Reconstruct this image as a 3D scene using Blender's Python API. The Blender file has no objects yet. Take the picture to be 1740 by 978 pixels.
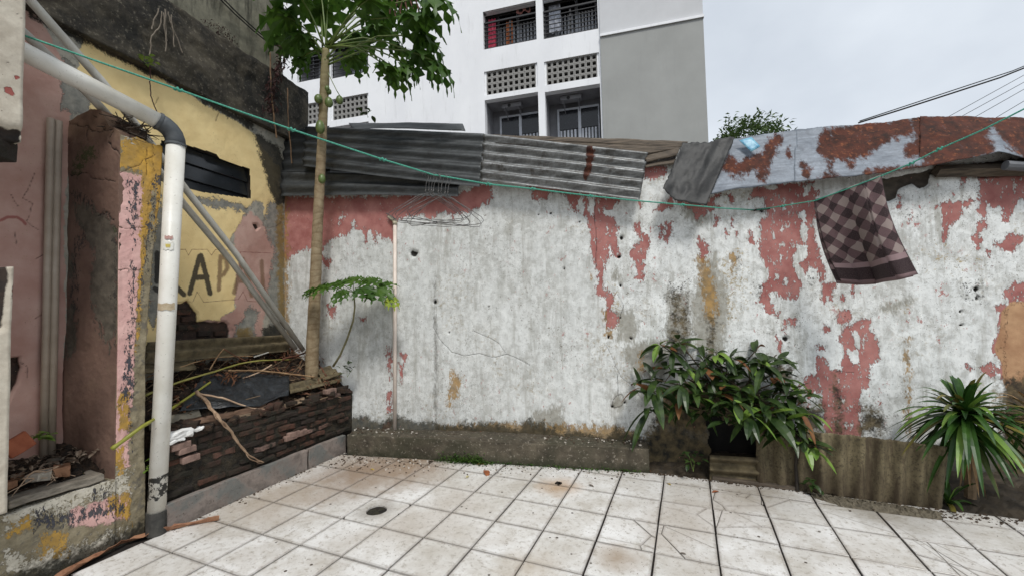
import bpy, bmesh, math, random
import numpy as np
from mathutils import Vector, Matrix
rnd = random.Random(7)
R = math.radians
SC = bpy.context.scene
COL = SC.collection

# ------------------------------------------------------------------ camera, sky, sun, exposure
CF, CYAW, CPITCH, CROLL = 705.3, -.399, .0407, -.0232
CAM = np.array([1.7041, -2.8799, 1.2823])
_F = np.array([math.sin(CYAW)*math.cos(CPITCH), math.cos(CYAW)*math.cos(CPITCH), math.sin(CPITCH)])
_R = np.array([math.cos(CYAW), -math.sin(CYAW), 0.]); _U = np.cross(_R, _F)
CR = _R*math.cos(CROLL)+_U*math.sin(CROLL); CU = -_R*math.sin(CROLL)+_U*math.cos(CROLL)
cd = bpy.data.cameras.new('camera'); cam = bpy.data.objects.new('camera', cd); COL.objects.link(cam)
cd.sensor_width = 36; cd.lens = CF/1740*36; cd.clip_start = .02; cd.clip_end = 2000
cam.matrix_world = Matrix(((CR[0], CU[0], -_F[0], CAM[0]), (CR[1], CU[1], -_F[1], CAM[1]), (CR[2], CU[2], -_F[2], CAM[2]), (0, 0, 0, 1)))
SC.camera = cam
SUN_EL, SUN_AZ = R(54), R(146)        # azimuth measured clockwise from +Y (the sun stands behind the camera)
w = bpy.data.worlds.new('World'); SC.world = w; w.use_nodes = True
nt = w.node_tree; N = nt.nodes; N.clear()
wo = N.new('ShaderNodeOutputWorld'); bg = N.new('ShaderNodeBackground'); sky = N.new('ShaderNodeTexSky')
sky.sky_type = 'NISHITA'; sky.sun_disc = False; sky.sun_elevation = SUN_EL; sky.sun_rotation = SUN_AZ
tc = N.new('ShaderNodeTexCoord'); mp = N.new('ShaderNodeMapping'); mp.inputs['Scale'].default_value = (1, 1, 1.6)
ns = N.new('ShaderNodeTexNoise'); ns.inputs['Scale'].default_value = 3.2; ns.inputs['Detail'].default_value = 5; ns.inputs['Roughness'].default_value = .5
cr = N.new('ShaderNodeValToRGB'); cr.color_ramp.elements[0].position = .3; cr.color_ramp.elements[1].position = .68
cr.color_ramp.elements[0].color = (4.2, 4.55, 5.0, 1); cr.color_ramp.elements[1].color = (5.3, 5.65, 6.05, 1)
mx = N.new('ShaderNodeMix'); mx.data_type = 'RGBA'; mx.inputs['Factor'].default_value = .93
L = nt.links.new
L(tc.outputs['Generated'], mp.inputs['Vector']); L(mp.outputs[0], ns.inputs['Vector']); L(ns.outputs['Fac'], cr.inputs[0])
L(sky.outputs[0], mx.inputs['A']); L(cr.outputs[0], mx.inputs['B']); L(mx.outputs['Result'], bg.inputs['Color'])
bg.inputs['Strength'].default_value = .1; L(bg.outputs[0], wo.inputs['Surface'])
sd = bpy.data.lights.new('sun', 'SUN'); sd.energy = 1.5; sd.angle = R(14); sd.color = (1, .97, .92)
so = bpy.data.objects.new('sun', sd); COL.objects.link(so)
sdir = Vector((math.sin(SUN_AZ)*math.cos(SUN_EL), math.cos(SUN_AZ)*math.cos(SUN_EL), math.sin(SUN_EL)))
so.rotation_euler = sdir.to_track_quat('Z', 'Y').to_euler(); so.location = (3, -6, 9)
SC.view_settings.view_transform = 'Standard'; SC.view_settings.look = 'None'
SC.view_settings.exposure = .68; SC.view_settings.gamma = 1
SC.render.engine = 'CYCLES'; SC.render.resolution_x = 1024; SC.render.resolution_y = 575

# ------------------------------------------------------------------ measuring helpers: where the line of sight of a photo point meets a real plane
def ray(x, y): return _F + CR*(x-870)/CF - CU*(y-489)/CF
def atZ(x, y, z=0.): d = ray(x, y); return Vector(CAM + d*(z-CAM[2])/d[2])
def atY(x, y, Y): d = ray(x, y); return Vector(CAM + d*(Y-CAM[1])/d[1])
def atX(x, y, X): d = ray(x, y); return Vector(CAM + d*(X-CAM[0])/d[0])
def atP(x, y, p, n):
    d = ray(x, y); n = np.array(n, float); return Vector(CAM + d*((np.array(p, float)-CAM)@n)/(d@n))
def atD(x, y, D): return Vector(CAM + ray(x, y)*D)
def toPx(P):
    d = P-CAM; z = d@_F; z = np.where(z < .05, .05, z)
    return 870+CF*(d@CR)/z, 489-CF*(d@CU)/z

# ------------------------------------------------------------------ numpy noise
_rt = np.random.RandomState(3).rand(256, 256)
def vn(x, y):
    xi = np.floor(x).astype(int); yi = np.floor(y).astype(int); fx = x-xi; fy = y-yi
    fx = fx*fx*(3-2*fx); fy = fy*fy*(3-2*fy)
    a = _rt[xi & 255, yi & 255]; b = _rt[(xi+1) & 255, yi & 255]; c = _rt[xi & 255, (yi+1) & 255]; d = _rt[(xi+1) & 255, (yi+1) & 255]
    return (a*(1-fx)+b*fx)*(1-fy)+(c*(1-fx)+d*fx)*fy
def fbm(x, y, o=4):
    s = 0; t = 0; a = 1.
    for k in range(o):
        s = s+a*vn(x*2**k+17.3*k, y*2**k+5.1*k); t += a; a *= .5
    return s/t

# ------------------------------------------------------------------ materials
MATS = {}
def hexl(r, g, b):
    f = lambda c: (c/255/12.92) if c/255 <= .04045 else ((c/255+.055)/1.055)**2.4
    return (f(r), f(g), f(b), 1)
class NT:
    def __init__(s, name, rough=.8):
        s.m = bpy.data.materials.new(name); s.m.use_nodes = True; s.t = s.m.node_tree; s.N = s.t.nodes
        s.b = s.N['Principled BSDF']; s.b.inputs['Roughness'].default_value = rough
        s.pos = s.N.new('ShaderNodeTexCoord').outputs['Object']; s.height = None
        s.gpos = s.N.new('ShaderNodeNewGeometry').outputs['Position']
    def l(s, a, b): s.t.links.new(a, b)
    def noise(s, scale, detail=4, rough=.6, vec=None, stretch=None, dist=0., glob=False):
        n = s.N.new('ShaderNodeTexNoise'); n.inputs['Scale'].default_value = scale; n.inputs['Detail'].default_value = detail
        n.inputs['Roughness'].default_value = rough; n.inputs['Distortion'].default_value = dist
        v = vec or (s.gpos if glob else s.pos)
        if stretch:
            mp = s.N.new('ShaderNodeMapping'); mp.inputs['Scale'].default_value = stretch; s.l(v, mp.inputs['Vector']); v = mp.outputs[0]
        s.l(v, n.inputs['Vector']); return n.outputs['Fac']
    def voro(s, scale, feature='F1', glob=False, stretch=None):
        n = s.N.new('ShaderNodeTexVoronoi'); n.feature = feature; n.inputs['Scale'].default_value = scale
        v = s.gpos if glob else s.pos
        if stretch:
            mp = s.N.new('ShaderNodeMapping'); mp.inputs['Scale'].default_value = stretch; s.l(v, mp.inputs['Vector']); v = mp.outputs[0]
        s.l(v, n.inputs['Vector']); return n.outputs['Distance']
    def attr(s, name):
        n = s.N.new('ShaderNodeAttribute'); n.attribute_name = name; return n.outputs['Fac']
    def math(s, op, a, b=None, c=None, clamp=False):
        n = s.N.new('ShaderNodeMath'); n.operation = op; n.use_clamp = clamp
        for i, v in enumerate((a, b, c)):
            if v is None: continue
            if isinstance(v, (int, float)): n.inputs[i].default_value = v
            else: s.l(v, n.inputs[i])
        return n.outputs[0]
    def rng(s, v, a, b, c=0., d=1.):
        n = s.N.new('ShaderNodeMapRange'); n.inputs[1].default_value = a; n.inputs[2].default_value = b; n.inputs[3].default_value = c; n.inputs[4].default_value = d
        s.l(v, n.inputs[0]); return n.outputs[0]
    def mix(s, f, a, b, mode='MIX'):
        n = s.N.new('ShaderNodeMix'); n.data_type = 'RGBA'; n.blend_type = mode
        for k, v in (('Factor', f), ('A', a), ('B', b)):
            i = n.inputs[k] if k == 'Factor' else [q for q in n.inputs if q.name == k and q.type == 'RGBA'][0]
            if isinstance(v, (int, float)): i.default_value = v
            elif isinstance(v, tuple): i.default_value = v if len(v) == 4 else v+(1,)
            else: s.l(v, i)
        return [q for q in n.outputs if q.type == 'RGBA'][0]
    def out(s, color, bump=None, bd=.003, bs=.5, rough=None, spec=None):
        if isinstance(color, tuple): s.b.inputs['Base Color'].default_value = color if len(color) == 4 else color+(1,)
        else: s.l(color, s.b.inputs['Base Color'])
        if bump is not None:
            n = s.N.new('ShaderNodeBump'); n.inputs['Distance'].default_value = bd; n.inputs['Strength'].default_value = bs
            s.l(bump, n.inputs['Height']); s.l(n.outputs[0], s.b.inputs['Normal'])
        if rough is not None:
            if isinstance(rough, (int, float)): s.b.inputs['Roughness'].default_value = rough
            else: s.l(rough, s.b.inputs['Roughness'])
        if spec is not None: s.b.inputs['Specular IOR Level'].default_value = spec
        return s.m
def simple(name, c1, c2, scale=20, rough=.8, stretch=None, bd=.002, detail=5, bs=.6, spec=None, metal=0., perobj=0., thr=(.35, .65)):
    if name in MATS: return MATS[name]
    s = NT(name, rough); n = s.noise(scale, detail, .65, stretch=stretch)
    c = s.mix(s.rng(n, thr[0], thr[1]), c1, c2)
    if perobj:
        oi = s.N.new('ShaderNodeObjectInfo'); k = s.rng(oi.outputs['Random'], 0, 1, 1-perobj, 1+perobj)
        hs = s.N.new('ShaderNodeHueSaturation'); s.l(k, hs.inputs['Value']); s.l(c, hs.inputs['Color']); c = hs.outputs[0]
    s.b.inputs['Metallic'].default_value = metal
    MATS[name] = s.out(c, n, bd, bs, spec=spec); return MATS[name]

# ------------------------------------------------------------------ object helpers
def tag(o, label=None, cat=None, group=None, kind=None):
    if label: o['label'] = label
    if cat: o['category'] = cat
    if group: o['group'] = group
    if kind: o['kind'] = kind
    return o
def thing(name, label, cat, loc=(0, 0, 0), group=None):
    o = bpy.data.objects.new(name, None); COL.objects.link(o); o.location = loc; o.empty_display_size = .05
    return tag(o, label, cat, group)
def link(name, me, parent=None, loc=None):
    o = bpy.data.objects.new(name, me); COL.objects.link(o)
    if parent is not None:
        o.parent = parent
        pl = Vector((0, 0, 0)); p = parent
        while p is not None: pl = pl+p.location; p = p.parent
        o.location = (Vector(loc) if loc is not None else Vector((0, 0, 0)))-pl
    elif loc is not None: o.location = loc
    return o
class MB:
    "collects shapes in world space, then links them as one mesh object"
    def __init__(s): s.v = []; s.f = []; s.mi = []; s.cur = 0
    def add(s, vs, fs):
        k = len(s.v); s.v += [tuple(v) for v in vs]; s.f += [tuple(i+k for i in f) for f in fs]; s.mi += [s.cur]*len(fs); return s
    def box(s, c, d, rot=None):
        c = Vector(c); h = [q/2 for q in d]; vs = []
        for x in (-1, 1):
            for y in (-1, 1):
                for z in (-1, 1):
                    p = Vector((x*h[0], y*h[1], z*h[2])); p = rot @ p if rot is not None else p; vs.append(c+p)
        return s.add(vs, [(0, 1, 3, 2), (4, 6, 7, 5), (0, 4, 5, 1), (2, 3, 7, 6), (0, 2, 6, 4), (1, 5, 7, 3)])
    def prism(s, pts, off):
        n = len(pts); off = Vector(off); a = [Vector(p) for p in pts]; b = [p+off for p in a]
        return s.add(a+b, [tuple(range(n))[::-1], tuple(range(n, 2*n))]+[(i, (i+1) % n, n+(i+1) % n, n+i) for i in range(n)])
    def tube(s, pts, r, seg=8, caps=True):
        pts = [Vector(p) for p in pts]; n = len(pts); rs = list(r) if hasattr(r, '__len__') else [r]*n
        t0 = (pts[1]-pts[0]).normalized(); up = Vector((0, 0, 1)) if abs(t0.z) < .9 else Vector((1, 0, 0))
        a = t0.cross(up).normalized(); vs = []; fs = []
        for i, p in enumerate(pts):
            t = (pts[min(i+1, n-1)]-pts[max(i-1, 0)]).normalized(); a = (a-t*a.dot(t)).normalized(); b = t.cross(a)
            for k in range(seg):
                g = 2*math.pi*k/seg; vs.append(p+(a*math.cos(g)+b*math.sin(g))*rs[i])
        for i in range(n-1):
            for k in range(seg):
                fs.append((i*seg+k, i*seg+(k+1) % seg, (i+1)*seg+(k+1) % seg, (i+1)*seg+k))
        if caps: fs += [tuple(range(seg))[::-1], tuple(range((n-1)*seg, n*seg))]
        return s.add(vs, fs)
    def build(s, name, mat, parent=None, smooth=False, loc=None, bevel=0., data=None):
        me = bpy.data.meshes.new(name); o0 = Vector(loc) if loc is not None else (Vector(s.v[0]) if s.v else Vector())
        if loc is None:
            a = np.array(s.v); o0 = Vector(((a[:, 0].min()+a[:, 0].max())/2, (a[:, 1].min()+a[:, 1].max())/2, a[:, 2].min()))
        me.from_pydata([(v[0]-o0[0], v[1]-o0[1], v[2]-o0[2]) for v in s.v], [], s.f)
        for m in (mat if isinstance(mat, (list, tuple)) else [mat]): me.materials.append(m)
        if len(me.materials) > 1: me.polygons.foreach_set('material_index', s.mi)
        if bevel:
            bm = bmesh.new(); bm.from_mesh(me); bmesh.ops.bevel(bm, geom=bm.edges[:], offset=bevel, segments=1, affect='EDGES'); bm.to_mesh(me); bm.free()
        if smooth: me.polygons.foreach_set('use_smooth', [True]*len(me.polygons))
        me.update(); return link(name, me, parent, o0)
def rough_up(o, amp, scale, seed=0):
    me = o.data; n = len(me.vertices); co = np.empty(n*3); me.vertices.foreach_get('co', co); co = co.reshape(-1, 3)
    for k in range(3):
        a, b = co[:, (k+1) % 3], co[:, (k+2) % 3]
        co[:, k] += (fbm(a*scale+seed*3.7+co[:, k]*scale*.7, b*scale+seed+co[:, k]*scale*.5)-.5)*2*amp
    me.vertices.foreach_set('co', co.ravel()); me.update()
def subdiv_box(c, d, cuts, mat, name, parent, amp=.004, scale=12, seed=0, rot=None, bev=.004):
    b = MB(); b.box(c, d, rot); o = b.build(name, mat, parent, loc=c)
    bm = bmesh.new(); bm.from_mesh(o.data)
    if bev: bmesh.ops.bevel(bm, geom=bm.edges[:], offset=bev, segments=1, affect='EDGES')
    bmesh.ops.subdivide_edges(bm, edges=[e for e in bm.edges if e.calc_length() > max(d)/(cuts+1)*1.2], cuts=cuts, use_grid_fill=True)
    bm.to_mesh(o.data); bm.free(); rough_up(o, amp, scale, seed); return o

# signed-distance polygons in photo points: soft fields for paint, stains, wear
def poly_field(px, py, polys, soft=7.):
    out = np.zeros(px.shape)
    for P in polys:
        P = np.array(P, float); x0, y0 = P.min(0)-soft; x1, y1 = P.max(0)+soft
        m = (px > x0) & (px < x1) & (py > y0) & (py < y1)
        if not m.any(): continue
        X = px[m]; Y = py[m]; ins = np.zeros(X.shape, bool); d = np.full(X.shape, 1e9); n = len(P)
        for i in range(n):
            ax, ay = P[i]; bx, by = P[(i+1) % n]; c = (ay > Y) != (by > Y)
            ins ^= c & (X < (bx-ax)*(Y-ay)/((by-ay) if by != ay else 1e-9)+ax)
            vx, vy = bx-ax, by-ay; t = np.clip(((X-ax)*vx+(Y-ay)*vy)/(vx*vx+vy*vy+1e-9), 0, 1)
            d = np.minimum(d, np.hypot(X-ax-t*vx, Y-ay-t*vy))
        f = np.clip(.5+np.where(ins, d, -d)/(2*soft), 0, 1); out[m] = np.maximum(out[m], f)
    return out
def line_field(px, py, lines, wd, soft=1.5):
    out = np.zeros(px.shape)
    for Ln in lines:
        P = np.array(Ln, float); x0, y0 = P.min(0)-wd-soft; x1, y1 = P.max(0)+wd+soft
        m = (px > x0) & (px < x1) & (py > y0) & (py < y1)
        if not m.any(): continue
        X = px[m]; Y = py[m]; d = np.full(X.shape, 1e9)
        for i in range(len(P)-1):
            ax, ay = P[i]; vx, vy = P[i+1]-P[i]; t = np.clip(((X-ax)*vx+(Y-ay)*vy)/(vx*vx+vy*vy+1e-9), 0, 1)
            d = np.minimum(d, np.hypot(X-ax-t*vx, Y-ay-t*vy))
        out[m] = np.maximum(out[m], np.clip(.5+(wd-d)/(2*soft), 0, 1))
    return out
def grid_wall(name, o, e, L_, z0, z1, res, thick, mat, fields, parent, top=None, hole=None, disp=None, left=None):
    """rendered wall face: a fine grid from o along e (2D), thickness away from the face normal; fields(px,py,u,z) -> dict of attributes"""
    e = np.array(e, float); e /= np.hypot(*e); nrm = np.array([e[1], -e[0]])
    nu = int(L_/res)+1; nz = int((z1-z0)/res)+1; u = np.linspace(0, L_, nu); z = np.linspace(z0, z1, nz)
    Ug, Zg = np.meshgrid(u, z)
    if top is not None:                      # ragged or sloping top edge
        tz = top(u); Zg = z0+(Zg-z0)*((tz-z0)/(z1-z0))[None, :]
    Pw = np.stack([o[0]+Ug*e[0], o[1]+Ug*e[1], Zg], -1).reshape(-1, 3)
    px, py = toPx(Pw); F = fields(px, py, Ug.ravel(), Zg.ravel())
    dz = F.pop('_d', np.zeros(len(Pw)))
    Pf = Pw.copy(); Pf[:, 0] += nrm[0]*dz; Pf[:, 1] += nrm[1]*dz
    idx = np.arange(nu*nz).reshape(nz, nu)
    q = np.stack([idx[:-1, :-1], idx[:-1, 1:], idx[1:, 1:], idx[1:, :-1]], -1).reshape(-1, 4)
    if hole is not None:
        hm = hole(px, py, Ug.ravel(), Zg.ravel()); q = q[~hm[q].any(1)]
    # back skirt
    bd = np.concatenate([idx[0, :], idx[1:, -1], idx[-1, -2::-1], idx[-2:0:-1, 0]]); nb = len(bd); base = len(Pf)
    Bk = Pw[bd].copy(); Bk[:, 0] -= nrm[0]*thick; Bk[:, 1] -= nrm[1]*thick
    sk = np.stack([np.roll(bd, -1), bd, base+np.arange(nb), base+np.roll(np.arange(nb), -1)], -1)
    V = np.vstack([Pf, Bk]); faces = np.vstack([q, sk])
    org = np.array([o[0], o[1], z0]); me = bpy.data.meshes.new(name)
    nl = len(faces)*4; me.vertices.add(len(V)); me.vertices.foreach_set('co', (V-org).ravel())
    if hole is None:
        nl += nb; me.loops.add(nl); me.polygons.add(len(faces)+1)
        me.loops.foreach_set('vertex_index', np.concatenate([faces.ravel(), base+np.arange(nb)[::-1]]).astype(np.int32))
        me.polygons.foreach_set('loop_start', np.arange(len(faces)+1, dtype=np.int32)*4)
    else:
        me.loops.add(nl); me.polygons.add(len(faces)); me.loops.foreach_set('vertex_index', faces.ravel().astype(np.int32))
        me.polygons.foreach_set('loop_start', np.arange(len(faces), dtype=np.int32)*4)
    me.update(calc_edges=True); me.validate()
    for k, v in F.items():
        a = me.attributes.new(k, 'FLOAT', 'POINT'); a.data.foreach_set('value', np.concatenate([v, np.zeros(nb)]).astype(np.float32))
    me.materials.append(mat); sm = np.zeros(len(me.polygons), bool); sm[:len(q)] = True; me.polygons.foreach_set('use_smooth', sm)
    return link(name, me, parent, org)
# ------------------------------------------------------------------ planes of the place
E1 = np.array([.982, .188]); E1 /= np.hypot(*E1); BN = np.array([E1[1], -E1[0]])       # back wall: along, towards the yard
BA = np.array([-1.105, -.038]); BW0 = BA-BN*.2                                          # bench front line / wall face line
def atB(x, y, off=0.): return atP(x, y, (BW0[0]+BN[0]*off, BW0[1]+BN[1]*off, 0), (BN[0], BN[1], 0))
LT = R(9); LD = np.array([-math.sin(LT), math.cos(LT)]); LN = np.array([LD[1], -LD[0]]); LC = np.array([-1.93, .008])
def atL(x, y, off=0.): return atP(x, y, (LC[0]+LN[0]*off, LC[1]+LN[1]*off, 0), (LN[0], LN[1], 0))
XE = -1.25

def grime(s, c, amount=.5, scale=6, glob=False):
    n = s.noise(scale, 6, .7, glob=glob); return s.mix(s.rng(n, .35, .75, 0, amount), c, s.mix(1., c, (.55, .5, .44, 1), 'MULTIPLY'))
def layered(name, base, layers, specks=None, bump_layers=(), rough=.85):
    """base(s)->colour; layers: (attribute, colour or (c1,c2,scale), noise amplitude, noise scale, stretch, edge)"""
    s = NT(name, rough); c = base(s); h = s.math('MULTIPLY', s.noise(90, 4, .7), .25); h = s.math('ADD', h, s.math('MULTIPLY', s.noise(14, 5, .6), .5))
    for a, colr, amp, scl, st, edge, *rest in layers:
        n = s.noise(scl, 5, .66, stretch=st); n2 = s.noise(scl*3.7, 3, .6, stretch=st); v = s.math('ADD', s.attr(a), s.math('MULTIPLY', s.math('SUBTRACT', s.math('ADD', s.math('MULTIPLY', n, .6), s.math('MULTIPLY', n2, .4)), .5), amp*1.5))
        f = s.rng(v, .5-edge, .5+edge)
        zero = s.math('GREATER_THAN', s.attr(a), .004); f = s.math('MULTIPLY', f, zero)
        mxm = rest[0] if rest else 1.; hh = rest[1] if len(rest) > 1 else 0.
        f2 = s.math('MULTIPLY', f, mxm) if mxm != 1. else f
        if len(colr) == 3 and isinstance(colr[0], tuple): cc = s.mix(s.rng(s.noise(colr[2], 4, .6), .35, .65), colr[0], colr[1])
        else: cc = colr
        c = s.mix(f2, c, cc)
        if hh: h = s.math('ADD', h, s.math('MULTIPLY', f, hh))
    if specks:
        for scl, thr, colr, amt in specks:
            v = s.voro(scl); n = s.noise(3.1, 3, .6); f = s.math('MULTIPLY', s.math('LESS_THAN', v, thr), s.math('GREATER_THAN', n, amt)); c = s.mix(f, c, colr)
    return s.out(c, h, .005, 1.)

# ------------------------------------------------------------------ back wall
PINK = [
 [(478,330),(520,336),(660,333),(780,331),(812,314),(835,312),(836,338),(830,341),(812,353),(797,358),(776,363),(770,372),(762,361),(749,361),(732,372),(717,362),(709,367),(691,366),(677,373),(672,380),(670,410),(656,406),(641,396),(636,416),(629,390),(623,398),(619,414),(617,390),(607,390),(601,378),(594,396),(576,400),(566,404),(549,421),(543,433),(521,423),(498,433),(488,443),(478,440)],
 [(896,308),(1000,325),(1012,338),(960,328),(935,326),(930,335),(915,341),(908,340)],
 [(959,328),(1010,332),(1053,338),(1043,349),(1041,365),(1051,390),(1049,406),(1052,427),(1049,439),(1041,435),(1036,414),(1034,439),(1027,453),(1023,470),(1024,488),(1042,500),(1042,512),(1036,525),(1049,532),(1051,552),(1040,560),(1029,555),(1029,532),(1034,522),(1026,505),(1012,500),(1013,488),(1017,475),(1015,453),(1006,431),(1002,406),(1002,384),(996,369),(982,361),(971,355)],
 [(1074,393),(1085,377),(1091,388),(1093,400),(1104,402),(1102,417),(1098,439),(1090,440),(1096,451),(1094,476),(1088,480),(1079,472),(1084,464),(1080,443),(1067,434),(1070,423),(1078,420),(1090,406)],
 [(1132,380),(1141,380),(1140,395),(1134,412),(1129,408),(1131,395)],[(1122,384),(1127,386),(1126,408),(1122,404)],
 [(1110,359),(1123,345),(1141,339),(1143,351),(1129,357)],[(1082,344),(1094,345),(1090,352)],[(1093,277),(1136,283),(1130,300),(1112,303),(1092,303)],
 [(1150,343),(1220,350),(1200,362),(1195,368),(1183,372),(1178,360)],[(1196,348),(1215,329),(1223,329),(1214,340),(1222,352)],[(1235,330),(1245,328),(1249,348),(1244,346)],
 [(1214,366),(1221,366),(1219,386),(1213,384)],
 [(1273,337),(1282,318),(1323,312),(1384,308),(1376,316),(1390,325),(1392,332),(1384,339),(1390,361),(1380,382),(1384,398),(1386,414),(1390,427),(1395,447),(1403,455),(1404,476),(1401,496),(1395,474),(1390,459),(1376,457),(1364,466),(1362,478),(1364,490),(1363,490),(1355,504),(1339,508),(1329,506),(1318,496),(1307,497),(1309,520),(1313,533),(1303,532),(1299,520),(1288,514),(1295,494),(1307,457),(1294,441),(1290,423),(1292,398),(1294,372),(1303,367),(1303,355),(1299,339),(1282,333)],
 [(1188,405),(1200,410),(1208,427),(1196,447),(1190,441)],[(1273,394),(1276,396),(1279,414),(1275,414)],[(1250,394),(1256,396),(1254,402),(1250,401)],
 [(1398,480),(1420,480),(1414,509),(1406,498),(1403,517),(1399,514)],[(1448,480),(1456,482),(1454,496),(1450,511),(1447,497)],[(1429,496),(1436,500),(1434,511),(1430,508)],
 [(1419,541),(1430,528),(1446,525),(1446,545),(1430,552)],
 [(1438,557),(1459,542),(1475,544),(1480,560),(1491,576),(1495,607),(1480,624),(1476,634),(1475,653),(1462,666),(1464,682),(1463,740),(1403,740),(1398,692),(1395,655),(1387,629),(1390,605),(1403,607),(1411,629),(1431,629),(1432,607),(1435,586),(1427,581),(1431,562)],
 [(1366,640),(1380,635),(1390,640),(1388,665),(1375,675),(1368,660)],[(1355,655),(1362,655),(1362,666),(1357,664)],[(1332,543),(1339,544),(1334,567),(1331,565)],[(1343,542),(1353,543),(1352,552),(1345,552)],
 [(1320,572),(1330,580),(1326,603),(1321,590)],[(1398,549),(1410,560),(1400,567)],[(1388,585),(1400,586),(1400,595),(1389,595)],[(1318,530),(1324,532),(1323,544)],
 [(1588,353),(1598,345),(1661,341),(1647,348),(1634,351),(1634,366),(1615,383),(1612,397),(1607,414),(1603,407),(1600,353)],
 [(1600,292),(1657,280),(1664,299),(1644,302),(1632,315),(1627,304)],
 [(1662,295),(1740,295),(1760,338),(1728,338),(1713,378),(1706,375),(1701,351),(1686,353),(1676,343),(1676,365),(1679,383),(1664,397),(1669,407),(1664,424),(1657,412),(1650,402),(1661,392),(1661,378),(1674,373),(1661,358),(1666,346)],
 [(1676,422),(1682,427),(1685,451),(1681,441)],[(1688,417),(1708,407),(1723,392),(1734,407),(1723,429),(1701,424)],[(1703,493),(1725,481),(1790,475),(1790,515),(1715,515),(1705,505)],
 [(1527,329),(1533,334),(1530,351),(1517,356),(1526,350)],[(1666,622),(1690,616),(1700,630),(1690,640),(1670,635)],[(1643,620),(1652,622),(1650,630)],
 [(1690,520),(1712,515),(1708,640),(1700,645),(1701,617),(1686,593),(1697,561),(1701,529)],
 [(679,599),(690,604),(689,616),(683,609)],[(675,614),(686,620),(684,650),(680,630)],[(658,590),(664,590),(663,650),(659,640)],[(658,665),(664,665),(664,700),(658,700)],[(655,715),(664,715),(664,732),(650,732)],
 [(556,520),(572,523),(567,541),(558,532)],[(612,541),(622,539),(619,551)],[(545,435),(565,440),(560,456),(548,450)],[(1232,392),(1237,395),(1234,410)],[(1243,372),(1246,374),(1244,384)],
]
PNOT = [[(982,340),(990,340),(995,352),(990,360),(983,352)],[(1000,338),(1008,338),(1010,352),(1010,370),(1003,362),(998,355)],[(1025,352),(1032,358),(1041,362),(1036,368),(1027,362)],[(1032,388),(1035,390),(1034,396)],
 [(1358,386),(1366,372),(1372,386),(1371,410),(1360,412)],[(1354,416),(1372,419),(1373,439),(1361,445),(1363,474),(1352,464),(1347,439)],[(1356,359),(1369,359),(1372,380),(1363,375)],[(1311,388),(1315,390),(1319,406),(1314,405)],[(1364,318),(1372,316),(1374,332),(1366,334)],
 [(1316,463),(1323,470),(1321,475),(1315,474)],[(1332,472),(1338,472),(1339,486),(1331,484)],[(1325,432),(1331,433),(1328,440)],[(1331,349),(1338,353),(1333,357)],[(1325,360),(1328,358),(1327,366)],[(1442,594),(1460,594),(1462,615),(1450,620),(1443,607)],[(1447,563),(1455,560),(1462,572),(1463,592),(1456,590),(1450,575)],[(1348,476),(1352,478),(1351,482)],
 [(574,366),(584,366),(583,374),(575,373)],[(573,376),(579,376),(576,386)],[(1306,320),(1320,320),(1318,323),(1306,323)]]
BARE = [[(1142,500),(1170,498),(1172,600),(1140,612),(1130,560)],[(1172,500),(1215,430),(1240,520),(1230,600),(1180,600)],[(1038,462),(1050,460),(1055,482),(1040,478)],[(1048,530),(1075,530),(1086,560),(1075,580),(1050,580)],[(1040,672),(1055,668),(1063,680),(1055,691),(1040,692)],[(1052,590),(1130,570),(1135,640),(1085,640)],[(1488,525),(1540,505),(1550,512),(1505,534)],[(905,700),(955,690),(958,735),(905,735)],[(1210,370),(1190,352),(1160,345),(1165,372),(1190,385)]]
OCHR = [[(1026,526),(1034,528),(1033,548),(1024,545)],[(1028,556),(1042,560),(1040,572),(1028,570)],[(768,628),(784,640),(785,665),(770,678),(764,660)],[(757,672),(770,668),(768,690),(760,688)],[(1183,430),(1200,435),(1215,470),(1222,520),(1210,560),(1190,520),(1186,470)],[(1238,425),(1254,430),(1258,450),(1240,470)],[(1086,600),(1093,600),(1092,630),(1086,628)],[(1000,462),(1008,463),(1006,472)],[(1537,572),(1545,572),(1549,680),(1546,740),(1541,740)],[(478,330),(488,330),(492,500),(494,620),(478,640)],[(740,722),(870,716),(1050,722),(1090,735),(1090,760),(740,760)],[(1120,660),(1200,640),(1230,700),(1200,740),(1110,720)]]
TAN = [[(1718,512),(1703,529),(1700,561),(1690,593),(1702,617),(1703,649),(1711,666),(1708,720),(1708,900),(1900,900),(1900,505)]]
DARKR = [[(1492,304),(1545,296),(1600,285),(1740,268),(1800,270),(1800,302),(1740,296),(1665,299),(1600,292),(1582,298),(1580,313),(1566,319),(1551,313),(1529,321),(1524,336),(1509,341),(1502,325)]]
MOULD = [[(1100,735),(1120,700),(1180,660),(1230,650),(1290,650),(1330,690),(1350,720),(1400,735),(1400,880),(1090,880),(1090,770)],[(1310,620),(1345,620),(1350,700),(1330,700)],[(1142,500),(1152,500),(1154,600),(1140,600)],[(1160,520),(1168,520),(1170,600),(1160,600)],[(1205,540),(1214,540),(1216,620),(1206,620)],[(1355,680),(1400,690),(1400,740),(1350,735)],[(1420,640),(1426,660),(1434,735),(1418,735)],[(1462,690),(1490,690),(1505,735),(1462,735)],[(1700,640),(1900,640),(1900,900),(1690,900)],[(480,600),(500,600),(500,700),(480,700)]]
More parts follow.
